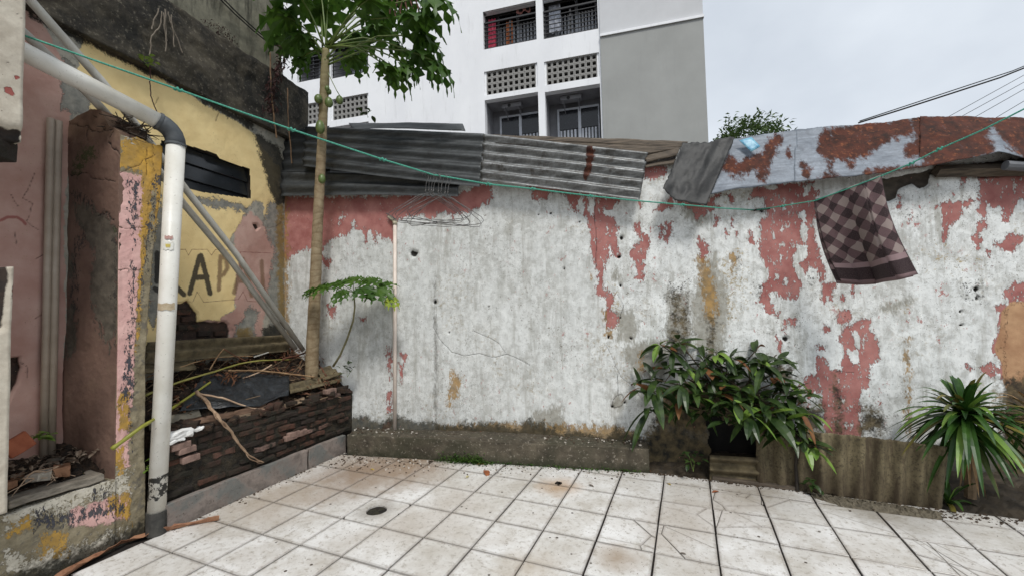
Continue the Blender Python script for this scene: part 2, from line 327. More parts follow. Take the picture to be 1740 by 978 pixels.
SPK = [[(1130,475),(1170,475),(1175,520),(1125,520)],[(1352,532),(1364,535),(1362,590),(1358,592),(1356,560)],[(1334,575),(1350,578),(1350,600),(1336,592)],[(1250,430),(1260,440),(1262,465),(1250,475)],[(1280,480),(1300,470),(1300,510),(1278,505)],[(1410,535),(1450,540),(1445,560),(1420,556)],[(1300,545),(1315,550),(1312,575),(1302,570)],[(1116,385),(1124,388),(1124,412),(1118,408)],[(1365,462),(1385,458),(1392,490),(1370,500)],[(1355,690),(1380,690),(1390,720),(1355,720)],[(1465,690),(1500,695),(1510,735),(1465,735)],[(1625,470),(1670,480),(1680,515),(1630,510)],[(1530,355),(1565,365),(1560,380),(1530,375)]]
HOLES = [(703,431,9,8),(935,362,3.5,3),(915,364,2,2),(985,377,2.5,2.5),(1057,404,4.5,4.5),(1052,436,5,3.5),(1055,485,3,4.5),(958,457,2,3.5),(1660,491,6,6),(1661,507,4,6),(1035,573,3,5),(1072,575,3.5,2.5),(1632,530,4,3),(1634,552,5,2.5),(1296,357,7,2.5),(740,514,3,5),(1055,540,2,2.5),(1335,575,7,6),(1041,691,3,3),(1062,683,2.5,3.5),(763,566,2,2),(830,520,1.5,1.5)]
CRK = [[(738,538),(736,556),(742,566),(752,582),(762,590),(768,598),(790,604),(815,600),(840,607),(862,601),(880,608),(900,620)],[(1031,588),(1037,600),(1046,622),(1056,640),(1075,655),(1090,676)],[(1050,632),(1050,660),(1050,672)],[(1040,692),(1041,680),(1048,672),(1056,669),(1063,682),(1055,690),(1042,693)],[(1010,332),(1011,370),(1012,400),(1013,455)],[(805,562),(830,572),(850,584),(860,598)],[(1050,500),(1060,520),(1052,545)],[(1415,629),(1440,632),(1452,632)],[(1392,455),(1398,500)]]
def bw_fields(px, py, u, z):
    n = fbm(u*9, z*9)*5; m = fbm(u*31+9, z*13+4)*6; X = px+n-2.5; Y = py+m-3
    pk = poly_field(X, Y, PINK, 11)-poly_field(X, Y, PNOT, 6)
    F = dict(m_pink=np.clip(pk, 0, 1), m_bare=poly_field(X, Y, BARE, 20)*.98, m_ochre=poly_field(X, Y, OCHR, 14)*np.where((px > 1100) & (px < 1300), .82, .9), m_tan=poly_field(X, Y, TAN, 8),
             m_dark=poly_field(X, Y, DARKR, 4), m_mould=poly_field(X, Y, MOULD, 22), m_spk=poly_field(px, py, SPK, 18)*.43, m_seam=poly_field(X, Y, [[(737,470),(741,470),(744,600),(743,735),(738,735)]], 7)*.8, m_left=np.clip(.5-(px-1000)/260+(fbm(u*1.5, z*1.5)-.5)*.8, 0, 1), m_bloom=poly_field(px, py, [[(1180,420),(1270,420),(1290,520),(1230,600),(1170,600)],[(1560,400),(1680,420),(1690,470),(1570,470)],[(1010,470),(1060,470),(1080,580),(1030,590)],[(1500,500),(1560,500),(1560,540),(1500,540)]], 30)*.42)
    F['m_chip'] = np.clip(F['m_pink']-.25, 0, 1)*.36*(1-.75*(px < 860)); hl = np.zeros(len(px))
    for x, y, a, b in HOLES: hl = np.maximum(hl, np.clip(1.1-np.hypot((X-x)/a, (Y-y)/b), 0, 1))
    F['m_hole'] = hl; F['m_crack'] = line_field(px+n-2.5, py, CRK, .5, 1.2)*.95
    g = u*0+.19; g = np.where(u > 2.55, .14, g)
    F['m_base'] = np.clip(1-(z-g)/.16+(fbm(u*7, z*3)-.5)*1.1, 0, 1)*np.where(z < .45, 1, 0)
    F['_d'] = (fbm(u*2.3, z*2.3, 5)-.5)*.02-hl*.03-np.clip(F['m_dark'], 0, 1)*.03+(F['m_pink'] < .5)*.002-F['m_crack']*.003+(fbm(u*24, z*24)-.5)*.003
    return F
def bw_base(s):
    a = s.mix(s.rng(s.noise(6, 7, .66, stretch=(1, 1, .5)), .34, .6), hexl(186, 187, 183), hexl(216, 218, 216))
    b = s.mix(s.rng(s.noise(28, 6, .7, stretch=(1, 1, .25), dist=.6), .42, .7), a, hexl(230, 233, 232))
    b = s.mix(s.rng(s.noise(3.3, 6, .65), .52, .74, 0, .5), b, hexl(160, 158, 148))
    # yellow-green bloom and rust freckles of the old lime paint
    b = s.mix(s.math('MULTIPLY', s.rng(s.noise(2.1, 3, .5), .53, .66), s.rng(s.noise(34, 5, .7), .54, .62, 0, .75)), b, hexl(146, 128, 92))
    b = s.mix(s.math('MULTIPLY', s.rng(s.noise(1.7, 4, .6), .47, .6), s.rng(s.noise(60, 4, .75, stretch=(1, 1, .7)), .6, .64, 0, .8)), b, hexl(88, 82, 72))
    # chalky bright scabs, grey wear between them, long drips
    sc_ = s.noise(15, 8, .74, dist=.4); b = s.mix(s.rng(sc_, .52, .58, 0, .6), b, hexl(238, 240, 238)); b = s.mix(s.rng(sc_, .47, .42, 0, .45), b, hexl(158, 157, 150))
    dr = s.noise(9, 6, .7, stretch=(1.6, 1.6, .16)); b = s.mix(s.rng(dr, .54, .66, 0, .5), b, hexl(142, 138, 126)); b = s.mix(s.rng(dr, .44, .36, 0, .3), b, hexl(240, 241, 238))
    # mould pin-pricks
    mp_ = s.noise(110, 3, .6); rg = s.noise(2.6, 5, .65); b = s.mix(s.math('MULTIPLY', s.rng(mp_, .64, .67), s.rng(rg, .44, .58)), b, hexl(74, 70, 62))
    mq_ = s.noise(48, 5, .8); rq_ = s.noise(1.9, 4, .6, stretch=(1, 1, .7)); b = s.mix(s.math('MULTIPLY', s.rng(mq_, .6, .63), s.rng(rq_, .52, .6)), b, hexl(96, 88, 72))
    # scattered scraps of the pink coat
    b = s.mix(s.math('MULTIPLY', s.rng(s.noise(1.3, 3, .5), .5, .56), s.rng(s.noise(24, 7, .7, stretch=(1, 1, .6)), .62, .64, 0, .9)), b, hexl(166, 106, 100))
    return b
bw_mat = layered('lime_wall', bw_base, [
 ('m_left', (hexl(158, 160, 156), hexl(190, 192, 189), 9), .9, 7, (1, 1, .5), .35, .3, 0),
 ('m_bloom', (hexl(170, 146, 96), hexl(132, 122, 96), 30), 1.5, 24, None, .08, .8, 0),
 ('m_seam', hexl(88, 84, 76), 1.2, 26, (1, 1, .4), .2, .75, -.3),
 ('m_bare', (hexl(132, 129, 118), hexl(158, 155, 145), 30), 1.1, 22, (1, 1, .4), .12, .85, -.4),
 ('m_pink', (hexl(152, 94, 89), hexl(176, 122, 115), 9), 1.4, 30, (1, 1, .5), .03, 1., -1.2),
 ('m_chip', (hexl(196, 196, 190), hexl(222, 222, 218), 9), 2.2, 34, (1, 1, .45), .05, .95, .8),
 ('m_tan', (hexl(186, 148, 112), hexl(160, 120, 88), 9), .5, 26, None, .06, 1., 0),
 ('m_ochre', (hexl(168, 130, 66), hexl(120, 98, 62), 20), 1.5, 26, (1, 1, .5), .1, .85, -.3),
 ('m_spk', hexl(52, 47, 40), 1.9, 62, None, .05, .85, -.8),
 ('m_base', (hexl(78, 70, 52), hexl(32, 34, 24), 24), 1.1, 26, None, .16, .9, 0),
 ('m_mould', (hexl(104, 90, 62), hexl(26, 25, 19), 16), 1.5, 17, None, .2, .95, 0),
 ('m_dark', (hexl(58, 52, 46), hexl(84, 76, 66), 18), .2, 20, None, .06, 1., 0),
 ('m_crack', hexl(46, 42, 38), .3, 40, None, .25, .85, -1.),
 ('m_hole', hexl(30, 26, 22), .5, 40, None, .1, 1., -1.)], specks=[(19, .045, hexl(60, 55, 50), .46), (43, .09, hexl(90, 84, 76), .55), (11, .035, hexl(176, 110, 100), .5)])
bwall = thing('yard_wall', 'long back wall with pink paint peeling from whitewashed render under rusty roof sheets', 'wall', (BW0[0], BW0[1], 0))
o_ = BW0-E1*.815
hole_poly = [(1203,712),(1216,696),(1238,700),(1252,690),(1274,698),(1290,714),(1292,780),(1290,840),(1204,840),(1207,770)]
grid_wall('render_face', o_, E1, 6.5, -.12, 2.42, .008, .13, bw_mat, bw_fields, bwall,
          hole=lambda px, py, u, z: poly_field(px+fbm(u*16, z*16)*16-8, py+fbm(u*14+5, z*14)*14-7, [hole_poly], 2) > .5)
# block behind the wall hole, its near-black colour painting the shade inside
dark_m = simple('dark_void', hexl(22, 20, 17), hexl(34, 30, 26), 12)
hp = [atB(x, y, -.14) for x, y in [(1195,670),(1300,670),(1300,870),(1195,870)]]
b = MB(); b.prism(hp, Vector((-BN[0], -BN[1], 0))*.5); ob = b.build('recess', dark_m, bwall)
# ------------------------------------------------------------------ left boundary wall
def tdef(*p): return list(p)
L_YEL = [[(140,60),(200,95),(300,150),(420,215),(440,240),(475,290),(480,380),(455,390),(448,345),(430,340),(420,355),(390,410),(405,430),(400,520),(372,545),(330,545),(300,512),(262,600),(250,600),(240,300),(150,180),(132,120)]]
L_PINK = [[(0,-60),(60,20),(104,95),(135,140),(120,200),(130,230),(110,330),(110,900),(-300,900),(-300,-60)],[(398,372),(430,360),(470,400),(472,440),(452,520),(442,590),(400,590),(380,545),(400,520),(398,440)],[(300,512),(330,520),(345,545),(300,575),(262,600),(248,600),(252,540)],[(345,545),(430,520),(425,565),(350,560)]]
L_GREY = [[(455,345),(482,330),(490,420),(486,620),(462,610),(452,500),(466,430),(448,380)],[(320,328),(345,335),(380,338),(410,345),(425,355),(420,364),(395,357),(350,352),(322,342)],[(255,430),(275,330),(285,400),(280,520),(262,560),(250,540)],[(395,560),(425,520),(440,530),(430,580),(400,590)],[(415,195),(432,212),(440,225),(425,222)],[(104,95),(135,120),(160,165),(150,200),(105,190)],[(200,200),(215,240),(206,330),(190,330)]]
L_HOLE = [[(302,514),(318,512),(335,530),(338,544),(362,548),(382,546),(392,562),(390,574),(370,577),(300,580),(296,540)],[(5,610),(35,605),(38,625),(30,650),(12,690),(5,690)],[(432,382),(438,380),(442,387),(436,391)]]
L_OCH = [[(402,560),(425,556),(430,578),(400,580)],[(470,300),(482,330),(484,480),(486,600),(476,600),(472,430)]]
L_MOSS_SHADE = [[(430,225),(475,250),(500,330),(470,352),(452,300),(462,330)],[(445,560),(485,540),(490,600),(440,600)],[(50,20),(140,62),(300,138),(430,208),(430,222),(300,149),(140,72),(50,30)]]  # moss patches; the last strip paints the beam's shadow along its underside
KSTR = [[(268,430),(267,478)],[(264,490),(272,496)],[(288,440),(272,455),(290,478),(312,500)],
 [(322,498),(339,436),(341,434)],[(341,434),(350,466),(357,498)],[(329,472),(352,470)]]
KSTR2 = [[(374,436),(372,492)],[(374,436),(384,440),(386,455),(380,466),(372,470)],[(398,497),(412,440),(420,470),(428,502)],[(404,478),(423,476)],[(445,444),(447,488),(451,500)]]
KLIN = [[(300,424),(315,424),(320,434),(326,424),(352,424),(359,434),(366,424),(400,426),(406,436),(408,428),(460,430)],[(300,512),(328,512),(335,495),(346,513),(405,508),(413,495),(420,511),(436,512)],[(252,511),(264,510)]]
LCR = [[(62,290),(45,325),(40,335),(55,345),(50,365),(42,375)],[(42,375),(55,385),(65,390)],[(25,390),(30,415)],[(60,540),(75,530)],[(30,612),(44,618),(50,625),(48,640)],[(20,330),(32,350)],[(270,165),(262,180)],[(355,170),(370,190),(366,205)],[(75,430),(60,440)]]
def lw_fields(px, py, u, z):
    n = fbm(u*11+3, z*11)*8; m = fbm(u*13+9, z*17+4)*8; X = px+n-4; Y = py+m-4
    F = dict(m_yel=poly_field(X, Y, L_YEL, 12), m_pink=poly_field(X, Y, L_PINK, 7), m_grey=poly_field(X, Y, L_GREY, 14)*.9, m_hole=poly_field(X, Y, L_HOLE, 3),
             m_ochre=poly_field(X, Y, L_OCH, 9), m_moss_shade=poly_field(X, Y, L_MOSS_SHADE, 9), m_k=line_field(px, py, KSTR, 4.4, 3.), m_k2=line_field(px, py, KSTR2, 3.6, 3.), m_lin=line_field(px, py, KLIN, .55, 1.1),
             m_sw=line_field(px, py, [[(0,375),(12,369),(28,369),(38,375),(43,381)]], 2.5, 2.5), m_crack=line_field(px+n-4, py+m-4, LCR, .5, 1.2))
    F['_d'] = (fbm(u*2.3, z*2.3, 5)-.5)*.02-F['m_hole']*.035-np.clip(F['m_grey'], 0, 1)*.003-F['m_crack']*.004+(fbm(u*22, z*22)-.5)*.003
    return F
def lw_base(s):
    a = s.mix(s.rng(s.noise(8, 6, .65), .35, .65), hexl(148, 146, 134), hexl(178, 172, 158))
    return s.mix(s.rng(s.noise(24, 6, .7), .5, .62, 0, .6), a, hexl(112, 116, 112))
lw_mat = layered('yellow_pink_wall', lw_base, [
 ('m_pink', (hexl(172, 134, 122), hexl(190, 158, 146), 5), 1., 12, None, .06, 1., 0),
 ('m_yel', (hexl(240, 216, 158), hexl(228, 202, 144), 6), .6, 14, None, .04, 1., .5),
 ('m_grey', (hexl(118, 118, 112), hexl(150, 148, 138), 22), 1., 25, None, .05, 1., -1.),
 ('m_ochre', (hexl(142, 114, 50), hexl(118, 98, 58), 20), 1.2, 26, None, .12, .85, 0),
 ('m_moss_shade', (hexl(52, 48, 38), hexl(30, 29, 24), 20), 1.1, 24, None, .12, .95, 0),
 ('m_hole', (hexl(66, 48, 38), hexl(38, 29, 24), 20), .2, 30, None, .1, 1., -1.),
 ('m_lin', hexl(108, 48, 38), .3, 30, None, .2, .85, 0),
 ('m_sw', hexl(140, 70, 66), .4, 30, None, .2, .8, 0),
 ('m_k', hexl(38, 36, 34), .75, 60, None, .16, .92, 0),
 ('m_k2', hexl(120, 92, 68), .8, 60, None, .22, .8, 0),
 ('m_crack', hexl(60, 44, 40), .3, 40, None, .3, .8, -1.)], specks=[(26, .05, hexl(96, 88, 72), .5), (60, .1, hexl(150, 134, 100), .52)])
lwall = thing('boundary_wall', 'tall left wall in yellow and pink paint lettered KAPAL above a dark concrete beam line', 'wall', (LC[0], LC[1], 0))
WINP = [(274,240),(286,240),(316,247),(366,262),(372,270),(424,288),(426,337),(345,326),(270,306)]
grid_wall('render_face', LC-LD*2.25, LD, 2.255, -.1, 3.02, .0065, .12, lw_mat, lw_fields, lwall,
          hole=lambda px, py, u, z: poly_field(px, py, [WINP], 1) > .5)
b = MB(); p0 = LC-LD*2.252; p1 = LC-LD*5.2
b.prism([(p0[0], p0[1], -.1), (p1[0], p1[1], -.1), (p1[0]-LN[0]*.12, p1[1]-LN[1]*.12, -.1), (p0[0]-LN[0]*.12, p0[1]-LN[1]*.12, -.1)], (0, 0, 3.07)); b.build('near_stretch', simple('pink_render', hexl(152, 116, 104), hexl(170, 136, 124), 6), lwall)
# louvre window: recess, frame and three sloping dark slats
fr_m = simple('louvre_frame', hexl(38, 36, 34), hexl(58, 52, 48), 30); glass_m = simple('louvre_glass', hexl(30, 33, 36), hexl(44, 48, 52), 5, rough=.18, bs=.1)
wa, wb = atL(268, 236, -.02), atL(430, 290, -.02); z_t, z_b = 2.63, 2.17
ua = (np.array(wa[:2])-LC)@LD; ub = (np.array(wb[:2])-LC)@LD
def LP(u, z, off=0.): q = LC+LD*u+LN*off; return Vector((q[0], q[1], z))
lou = MB(); lou.box(LP((ua+ub)/2, (z_t+z_b)/2, -.135), (.02, ub-ua+.1, .6), Matrix.Rotation(LT, 3, 'Z')); lou.build('window_back', dark_m, lwall)
win = MB(); win.box(LP((ua+ub)/2, z_t-.03, -.075), (.07, ub-ua+.06, .05), Matrix.Rotation(LT, 3, 'Z')); win.box(LP((ua+ub)/2, z_b+.015, -.075), (.07, ub-ua+.06, .05), Matrix.Rotation(LT, 3, 'Z'))
win.box(LP(ub-.01, (z_t+z_b)/2, -.074), (.068, .035, .36), Matrix.Rotation(LT, 3, 'Z')); wf = win.build('window', fr_m, lwall)
for k in range(3):
    g = MB(); g.box(LP((ua+ub)/2, z_b+.085+k*.125, -.06), (.006, ub-ua, .13), Matrix.Rotation(LT, 3, 'Z') @ Matrix.Rotation(R(-9), 3, 'Y')); g.build('louvre', glass_m, wf, bevel=.0015)
# bricks seen in the broken plaster
brick_m = NT('brick', .9); _oi = brick_m.N.new('ShaderNodeObjectInfo').outputs['Random']
_c = brick_m.mix(brick_m.rng(_oi, 0, 1), hexl(38, 30, 25), hexl(92, 58, 44)); _c = brick_m.mix(brick_m.rng(_oi, .94, .96), _c, hexl(140, 112, 102))
_c = brick_m.mix(brick_m.rng(brick_m.noise(9, 6, .7, glob=True), .4, .62), _c, hexl(32, 30, 20)); _c = brick_m.mix(brick_m.rng(brick_m.noise(30, 5, .7), .55, .7, 0, .6), _c, hexl(38, 40, 24))
brick_m = brick_m.out(_c, brick_m.noise(34, 8, .78), .012, 1.)
for k, (x, y) in enumerate([(310,530),(325,556),(345,566),(312,556),(372,566),(318,542)]):
    p = atL(x, y, -.03); subdiv_box(p, (.04, .1, .04), 2, brick_m, 'brick', lwall, .004, 14, k, Matrix.Rotation(LT, 3, 'Z'))
# concrete beam and upper wall
moss_m = NT('mossy_concrete', .95)
_c = moss_m.mix(moss_m.rng(moss_m.noise(5, 7, .7), .38, .62), hexl(38, 35, 30), hexl(80, 74, 62)); _c = moss_m.mix(moss_m.rng(moss_m.noise(3, 6, .7, stretch=(1, 1, .5)), .5, .6), _c, hexl(30, 29, 25))
_c = moss_m.mix(moss_m.rng(moss_m.noise(40, 5, .7), .58, .66, 0, .6), _c, hexl(128, 122, 108))
moss_m = moss_m.out(_c, moss_m.noise(26, 7, .75), .012, 1.)
def beam_fields(px, py, u, z):
    return dict(m_mould=fbm(u*3, z*3), _d=(fbm(u*3, z*6)-.5)*.05+(fbm(u*20, z*20)-.5)*.014)
b0 = LC-LD*2.6+LN*.05
beam = thing('concrete_beam', 'dark mossy concrete beam running along the top of the left wall', 'beam', (LC[0], LC[1], 2.95))
grid_wall('beam_face', b0, LD, 2.86, 2.985, 3.56, .014, .3, moss_m, beam_fields, beam, top=lambda u: 3.56+(fbm(u*4, u*0)-.5)*.08)
upm = NT('upper_render', .9)
_c = upm.mix(upm.rng(upm.noise(6, 6, .65), .35, .65), hexl(104, 102, 88), hexl(142, 138, 120)); _c = upm.mix(upm.rng(upm.noise(4, 6, .7, stretch=(2, 2, .35)), .5, .66), _c, hexl(62, 60, 50))
upm = upm.out(_c, upm.noise(30, 6, .7), .006, .8)
upw = thing('upper_wall', 'stained greenish render wall standing on the mossy beam with a cable along it', 'wall', (LC[0], LC[1], 3.5))
grid_wall('render_face', LC-LD*2.6-LN*.06, LD, 2.62, 3.52, 5.6, .03, .2, upm, lambda px, py, u, z: dict(_d=(fbm(u*3, z*3)-.5)*.03), upw)
for a_, d_ in ((0, 0), (6, .01)):
    b = MB(); b.tube([atL(365+a_, -10, -.02+d_), atL(400+a_, 25, -.025+d_), atL(430+a_, 52, -.02+d_), atL(462+a_, 78, -.025+d_)], .006, 5); b.build('cable', simple('black_cable', hexl(26, 25, 24), hexl(40, 38, 36), 9), upw)

# ------------------------------------------------------------------ cracked partition stub and low wall
slab_cols = dict(white=hexl(196, 190, 182))
def slab_base(s):
    a = s.mix(s.rng(s.noise(6, 6, .65), .35, .65), hexl(96, 74, 64), hexl(118, 93, 80)); return s.mix(s.rng(s.noise(11, 6, .7), .56, .64, 0, .8), a, hexl(112, 90, 76))
S_GREY = [[(120,340),(150,345),(175,360),(200,390),(203,470),(198,560),(185,600),(165,560),(150,500),(160,430),(140,400),(128,380)],[(108,420),(125,430),(125,480),(108,480)],[(107,520),(125,515),(130,600),(110,610)]]
S_DARKF = [[(140,380),(150,400),(135,450),(132,520),(122,560),(112,500),(120,430),(128,400)],[(108,320),(150,330),(160,360),(130,350)],[(190,400),(203,400),(200,500),(190,560),(185,500)],[(130,300),(110,310),(110,290),(125,270)]]
S_MOSS = [[(140,245),(165,245),(168,270),(150,280),(130,300),(115,295),(130,270)],[(190,385),(205,385),(205,396),(190,396)]]
S_CR = [[(108,205),(125,210),(145,215),(160,222),(170,226),(190,215),(205,210)],[(190,225),(185,240),(195,255),(210,270)],[(118,298),(145,292),(155,305),(175,305),(195,310)],[(165,365),(180,362),(190,375)],[(172,215),(180,225),(190,222)],[(110,245),(125,240)],[(150,215),(148,240)]]
def slab_fields(px, py, u, z):
    n = fbm(u*30+3, z*30)*10; X = px+n-5; Y = py+fbm(u*25, z*33)*10-5
    F = dict(m_grey=poly_field(X, Y, S_GREY, 12)*.85, m_mould=poly_field(X, Y, S_DARKF, 16)*.62, m_moss_shade=poly_field(X, Y, S_MOSS, 14)*.7, m_crack=line_field(X, Y, S_CR, .6, 1.2), m_top=np.clip(.5+(235-py)/60, 0, 1))
    F['_d'] = (fbm(u*5, z*5)-.5)*.02-F['m_crack']*.006-F['m_grey']*.003+(fbm(u*40, z*40)-.5)*.004; return F
slab_m = layered('brown_pink_render', slab_base, [
 ('m_top', (hexl(104, 84, 66), hexl(128, 104, 84), 16), 1., 20, None, .2, .7, 0),
 ('m_grey', (hexl(74, 68, 58), hexl(98, 90, 78), 22), 1.5, 26, (1, 1, .4), .06, 1., -1.),
 ('m_mould', hexl(46, 42, 38), 1.6, 42, (1, 1, .5), .08, .9, -.4), ('m_moss_shade', hexl(58, 66, 30), 1.5, 36, None, .12, .9, .4), ('m_crack', hexl(34, 26, 22), .4, 50, None, .2, .95, -1.)], specks=[(34, .07, hexl(60, 48, 42), .5)])
slab = thing('partition_stub', 'cracked brown-pink partition stub with a flaking yellow and pink end face', 'wall', (XE-.2, -1.6, 0))
sa = np.array([-1.668, -1.652]); sb_ = np.array([XE-.004, -1.59]); sL = float(np.hypot(*(sb_-sa)))
grid_wall('render_face', sa, sb_-sa, sL, .1, 2.4, .006, .1, slab_m, slab_fields, slab, top=lambda u: np.interp(u, [0, .18, .27, .34, .42], [2.44, 2.49, 2.47, 2.36, 2.33])+(fbm(u*30, u*0)-.5)*.02)
E_YEL = [[(205,236),(300,225),(300,300),(262,300),(258,330),(252,470),(246,470),(240,330),(236,290),(205,285)],[(262,300),(285,300),(272,380),(262,400)],[(190,660),(236,650),(236,735),(200,735)],[(180,755),(225,752),(222,830),(185,800)],[(252,470),(248,600),(243,600),(246,470)],[(0,870),(60,860),(60,900),(10,915)],[(60,900),(120,890),(120,950),(60,960)],[(175,840),(236,810),(236,890),(180,880)]]
E_WHT = [[(206,214),(240,222),(240,240),(206,244)],[(20,830),(180,795),(235,790),(235,840),(170,850),(110,880),(40,890),(0,910),(0,860)],[(0,925),(60,935),(110,925),(180,900),(230,890),(235,920),(90,978),(0,978)]]
E_PNK = [[(195,290),(256,300),(246,470),(240,600),(238,680),(180,700),(185,600)],[(110,860),(235,820),(235,880),(170,900),(110,900)],[(180,700),(236,650),(236,800),(180,790)]]
E_FLK = [[(218,300),(240,300),(236,420),(228,430),(218,380)],[(256,290),(280,290),(262,430),(254,480),(250,420)],[(222,440),(240,450),(238,540),(226,560)],[(222,560),(242,530),(240,680),(205,690),(215,600)],[(245,440),(255,450),(246,600),(241,600)],[(60,860),(110,870),(180,850),(230,850),(225,870),(100,900),(60,900)],[(150,830),(190,820),(190,845),(150,850)],[(230,690),(240,690),(238,760),(232,760)]]
E_CR = [[(206,292),(222,285),(234,282),(240,272),(250,270),(262,262)],[(206,386),(225,388),(252,386)],[(203,458),(250,460)],[(256,240),(258,290)],[(247,250),(246,300)]]
def end_fields(px, py, u, z):
    n = fbm(u*30+3, z*30)*8; X = px+n-4; Y = py+fbm(u*25, z*33)*8-4
    F = dict(m_yel=poly_field(X, Y, E_YEL, 12)*np.where(py > 640, .6, 1), m_wht=poly_field(X, Y, E_WHT, 18)*.66, m_pink=poly_field(X, Y, E_PNK, 12)*np.where(py > 690, .62, 1), m_flk=poly_field(X, Y, E_FLK, 16)*.62, m_crack=line_field(X, Y, E_CR, .5, 1.3), m_base=np.clip(1-z/.16, 0, 1))
    F['_d'] = (fbm(u*4, z*4)-.5)*.024+(fbm(u*40, z*40)-.5)*.006-F['m_crack']*.004; return F
def end_base(s):
    a = s.mix(s.rng(s.noise(11, 7, .72), .38, .62), hexl(112, 102, 80), hexl(150, 140, 116)); return s.mix(s.rng(s.noise(15, 6, .7), .52, .62), a, hexl(104, 98, 86))
end_m = layered('flaking_paint', end_base, [
 ('m_pink', (hexl(200, 156, 150), hexl(216, 176, 168), 7), .6, 26, None, .05, 1., .6), ('m_yel', (hexl(190, 148, 62), hexl(156, 126, 70), 12), 1.2, 28, (1, 1, .6), .06, 1., .4),
 ('m_wht', (hexl(204, 198, 184), hexl(170, 164, 148), 20), 1.6, 30, None, .06, .95, .6), ('m_flk', (hexl(58, 60, 70), hexl(82, 80, 82), 30), 1.7, 48, (1, 1, .45), .05, 1., -1.),
 ('m_crack', hexl(84, 56, 36), .3, 40, None, .2, .85, -1.), ('m_base', (hexl(52, 48, 34), hexl(28, 28, 20), 20), 1.1, 20, None, .2, .9, 0)], specks=[(30, .07, hexl(60, 52, 44), .48), (70, .12, hexl(96, 84, 66), .5)])
grid_wall('end_face', (XE, -1.588), (0, 1), .19, -.02, 2.33, .005, .012, end_m, end_fields, slab, top=lambda u: 2.31+(fbm(u*30, u*0)-.5)*.05)
_ef = [o for o in slab.children if o.name.startswith('end_face')][0]; _z = [0, 1.05, 1.6, 2.1, 2.33]; _wd = [.14, .128, .158, .2, .208]
for v in _ef.data.vertices: v.co.y = max(v.co.y, 0)*float(np.interp(v.co.z, _z, _wd))/.19
b = MB(); b.prism([(XE-.013, -1.56, .1)]+[(XE-.013, -1.588+w_-.004, max(z_, .1)) for z_, w_ in zip(_z[:-1], _wd[:-1])]+[(XE-.013, -1.39, 2.27), (XE-.013, -1.56, 2.27)], (-.36, 0, 0)); b.build('core', end_m, slab)
lowall = thing('parapet', 'low flaking parapet with white, yellow and grey paint beside the tiled floor', 'wall', (XE, -2.4, 0))
grid_wall('render_face', (XE+.008, -2.9), (0, 1), 1.31, -.02, .375, .006, .16, end_m, end_fields, lowall, top=lambda u: .37+(fbm(u*9, u*0)-.5)*.03)
capm = simple('weathered_stone', hexl(94, 88, 78), hexl(138, 130, 118), 18, stretch=(3, 1, 3), bd=.008)
for k, (y0, y1) in enumerate([(-2.9, -2.36), (-2.35, -1.99), (-1.98, -1.64)]):
    subdiv_box((XE-.085+.006*k, (y0+y1)/2, .397+.004*k), (.17, y1-y0, .035), 4, capm, 'coping_slab', lowall, .012, 9, k)
# nearer ruined wall with its broken opening
nw_m = layered('flaking_cream', lambda s: s.mix(s.rng(s.noise(12, 6, .7), .35, .65), hexl(176, 166, 150), hexl(204, 196, 180)), [
 ('m_r', hexl(150, 82, 74), .7, 30, None, .05, 1., -1.), ('m_crack', hexl(70, 62, 54), .3, 40, None, .2, .9, -1.), ('m_brk', (hexl(58, 46, 38), hexl(34, 28, 24), 20), .4, 30, None, .1, 1., -.5)], specks=[(30, .06, hexl(110, 98, 84), .48)])
def nw_fields(px, py, u, z):
    n = fbm(u*20, z*20)*10-5
    F = dict(m_r=poly_field(px+n, py+n, [[(8,148),(20,150),(30,165),(20,165),(10,158)],[(24,128),(34,130),(30,142)],[(20,480),(26,460),(22,520)]], 4), m_crack=line_field(px+n, py+n, [[(0,108),(10,112),(18,100)],[(28,25),(40,35)]], .5, 1.2),
             m_brk=poly_field(px+n, py+n, [[(-40,215),(0,214),(15,222),(30,218),(36,222),(36,290),(-40,290)],[(-40,430),(8,436),(14,450),(12,480),(4,560),(-40,560)]], 5))
    F['_d'] = (fbm(u*5, z*5)-.5)*.02-F['m_brk']*.03+(fbm(u*34, z*34)-.5)*.005; return F
near = thing('ruined_wall', 'pale flaking wall at the left edge with a broken opening and ragged edge', 'wall', (-1.1, -3, .4))
def nearY(x, y): return atX(x, y, -1.1)
y_up = nearY(40, 120).y
grid_wall('upper_face', (-1.1, y_up-1.6), (0, 1), 1.6, nearY(30, 240).z, 3.6, .012, .13, nw_m, nw_fields, near)
yl1, yl0 = nearY(22, 470).y, nearY(3, 865).y
grid_wall('lower_face', (-1.1, yl1-1.6), (0, 1), 1.6, .42, nearY(10, 440).z, .012, .13, nw_m, nw_fields, near, top=lambda u: 1.53+(fbm(u*8, u*0)-.5)*.14)
b = MB(); b.box((-1.165, -3.9, 1.7), (.13, .6, 3.8)); b.build('pier', nw_m, near)
for k in range(5):
    subdiv_box((-1.165+rnd.uniform(-.03, .03), y_up-.06-k*.1, 2.06-rnd.random()*.05), (.09, .11, .1), 3, brick_m, 'brick', near, .012, 12, k+40, Matrix.Rotation(rnd.random(), 3, 'Z'))
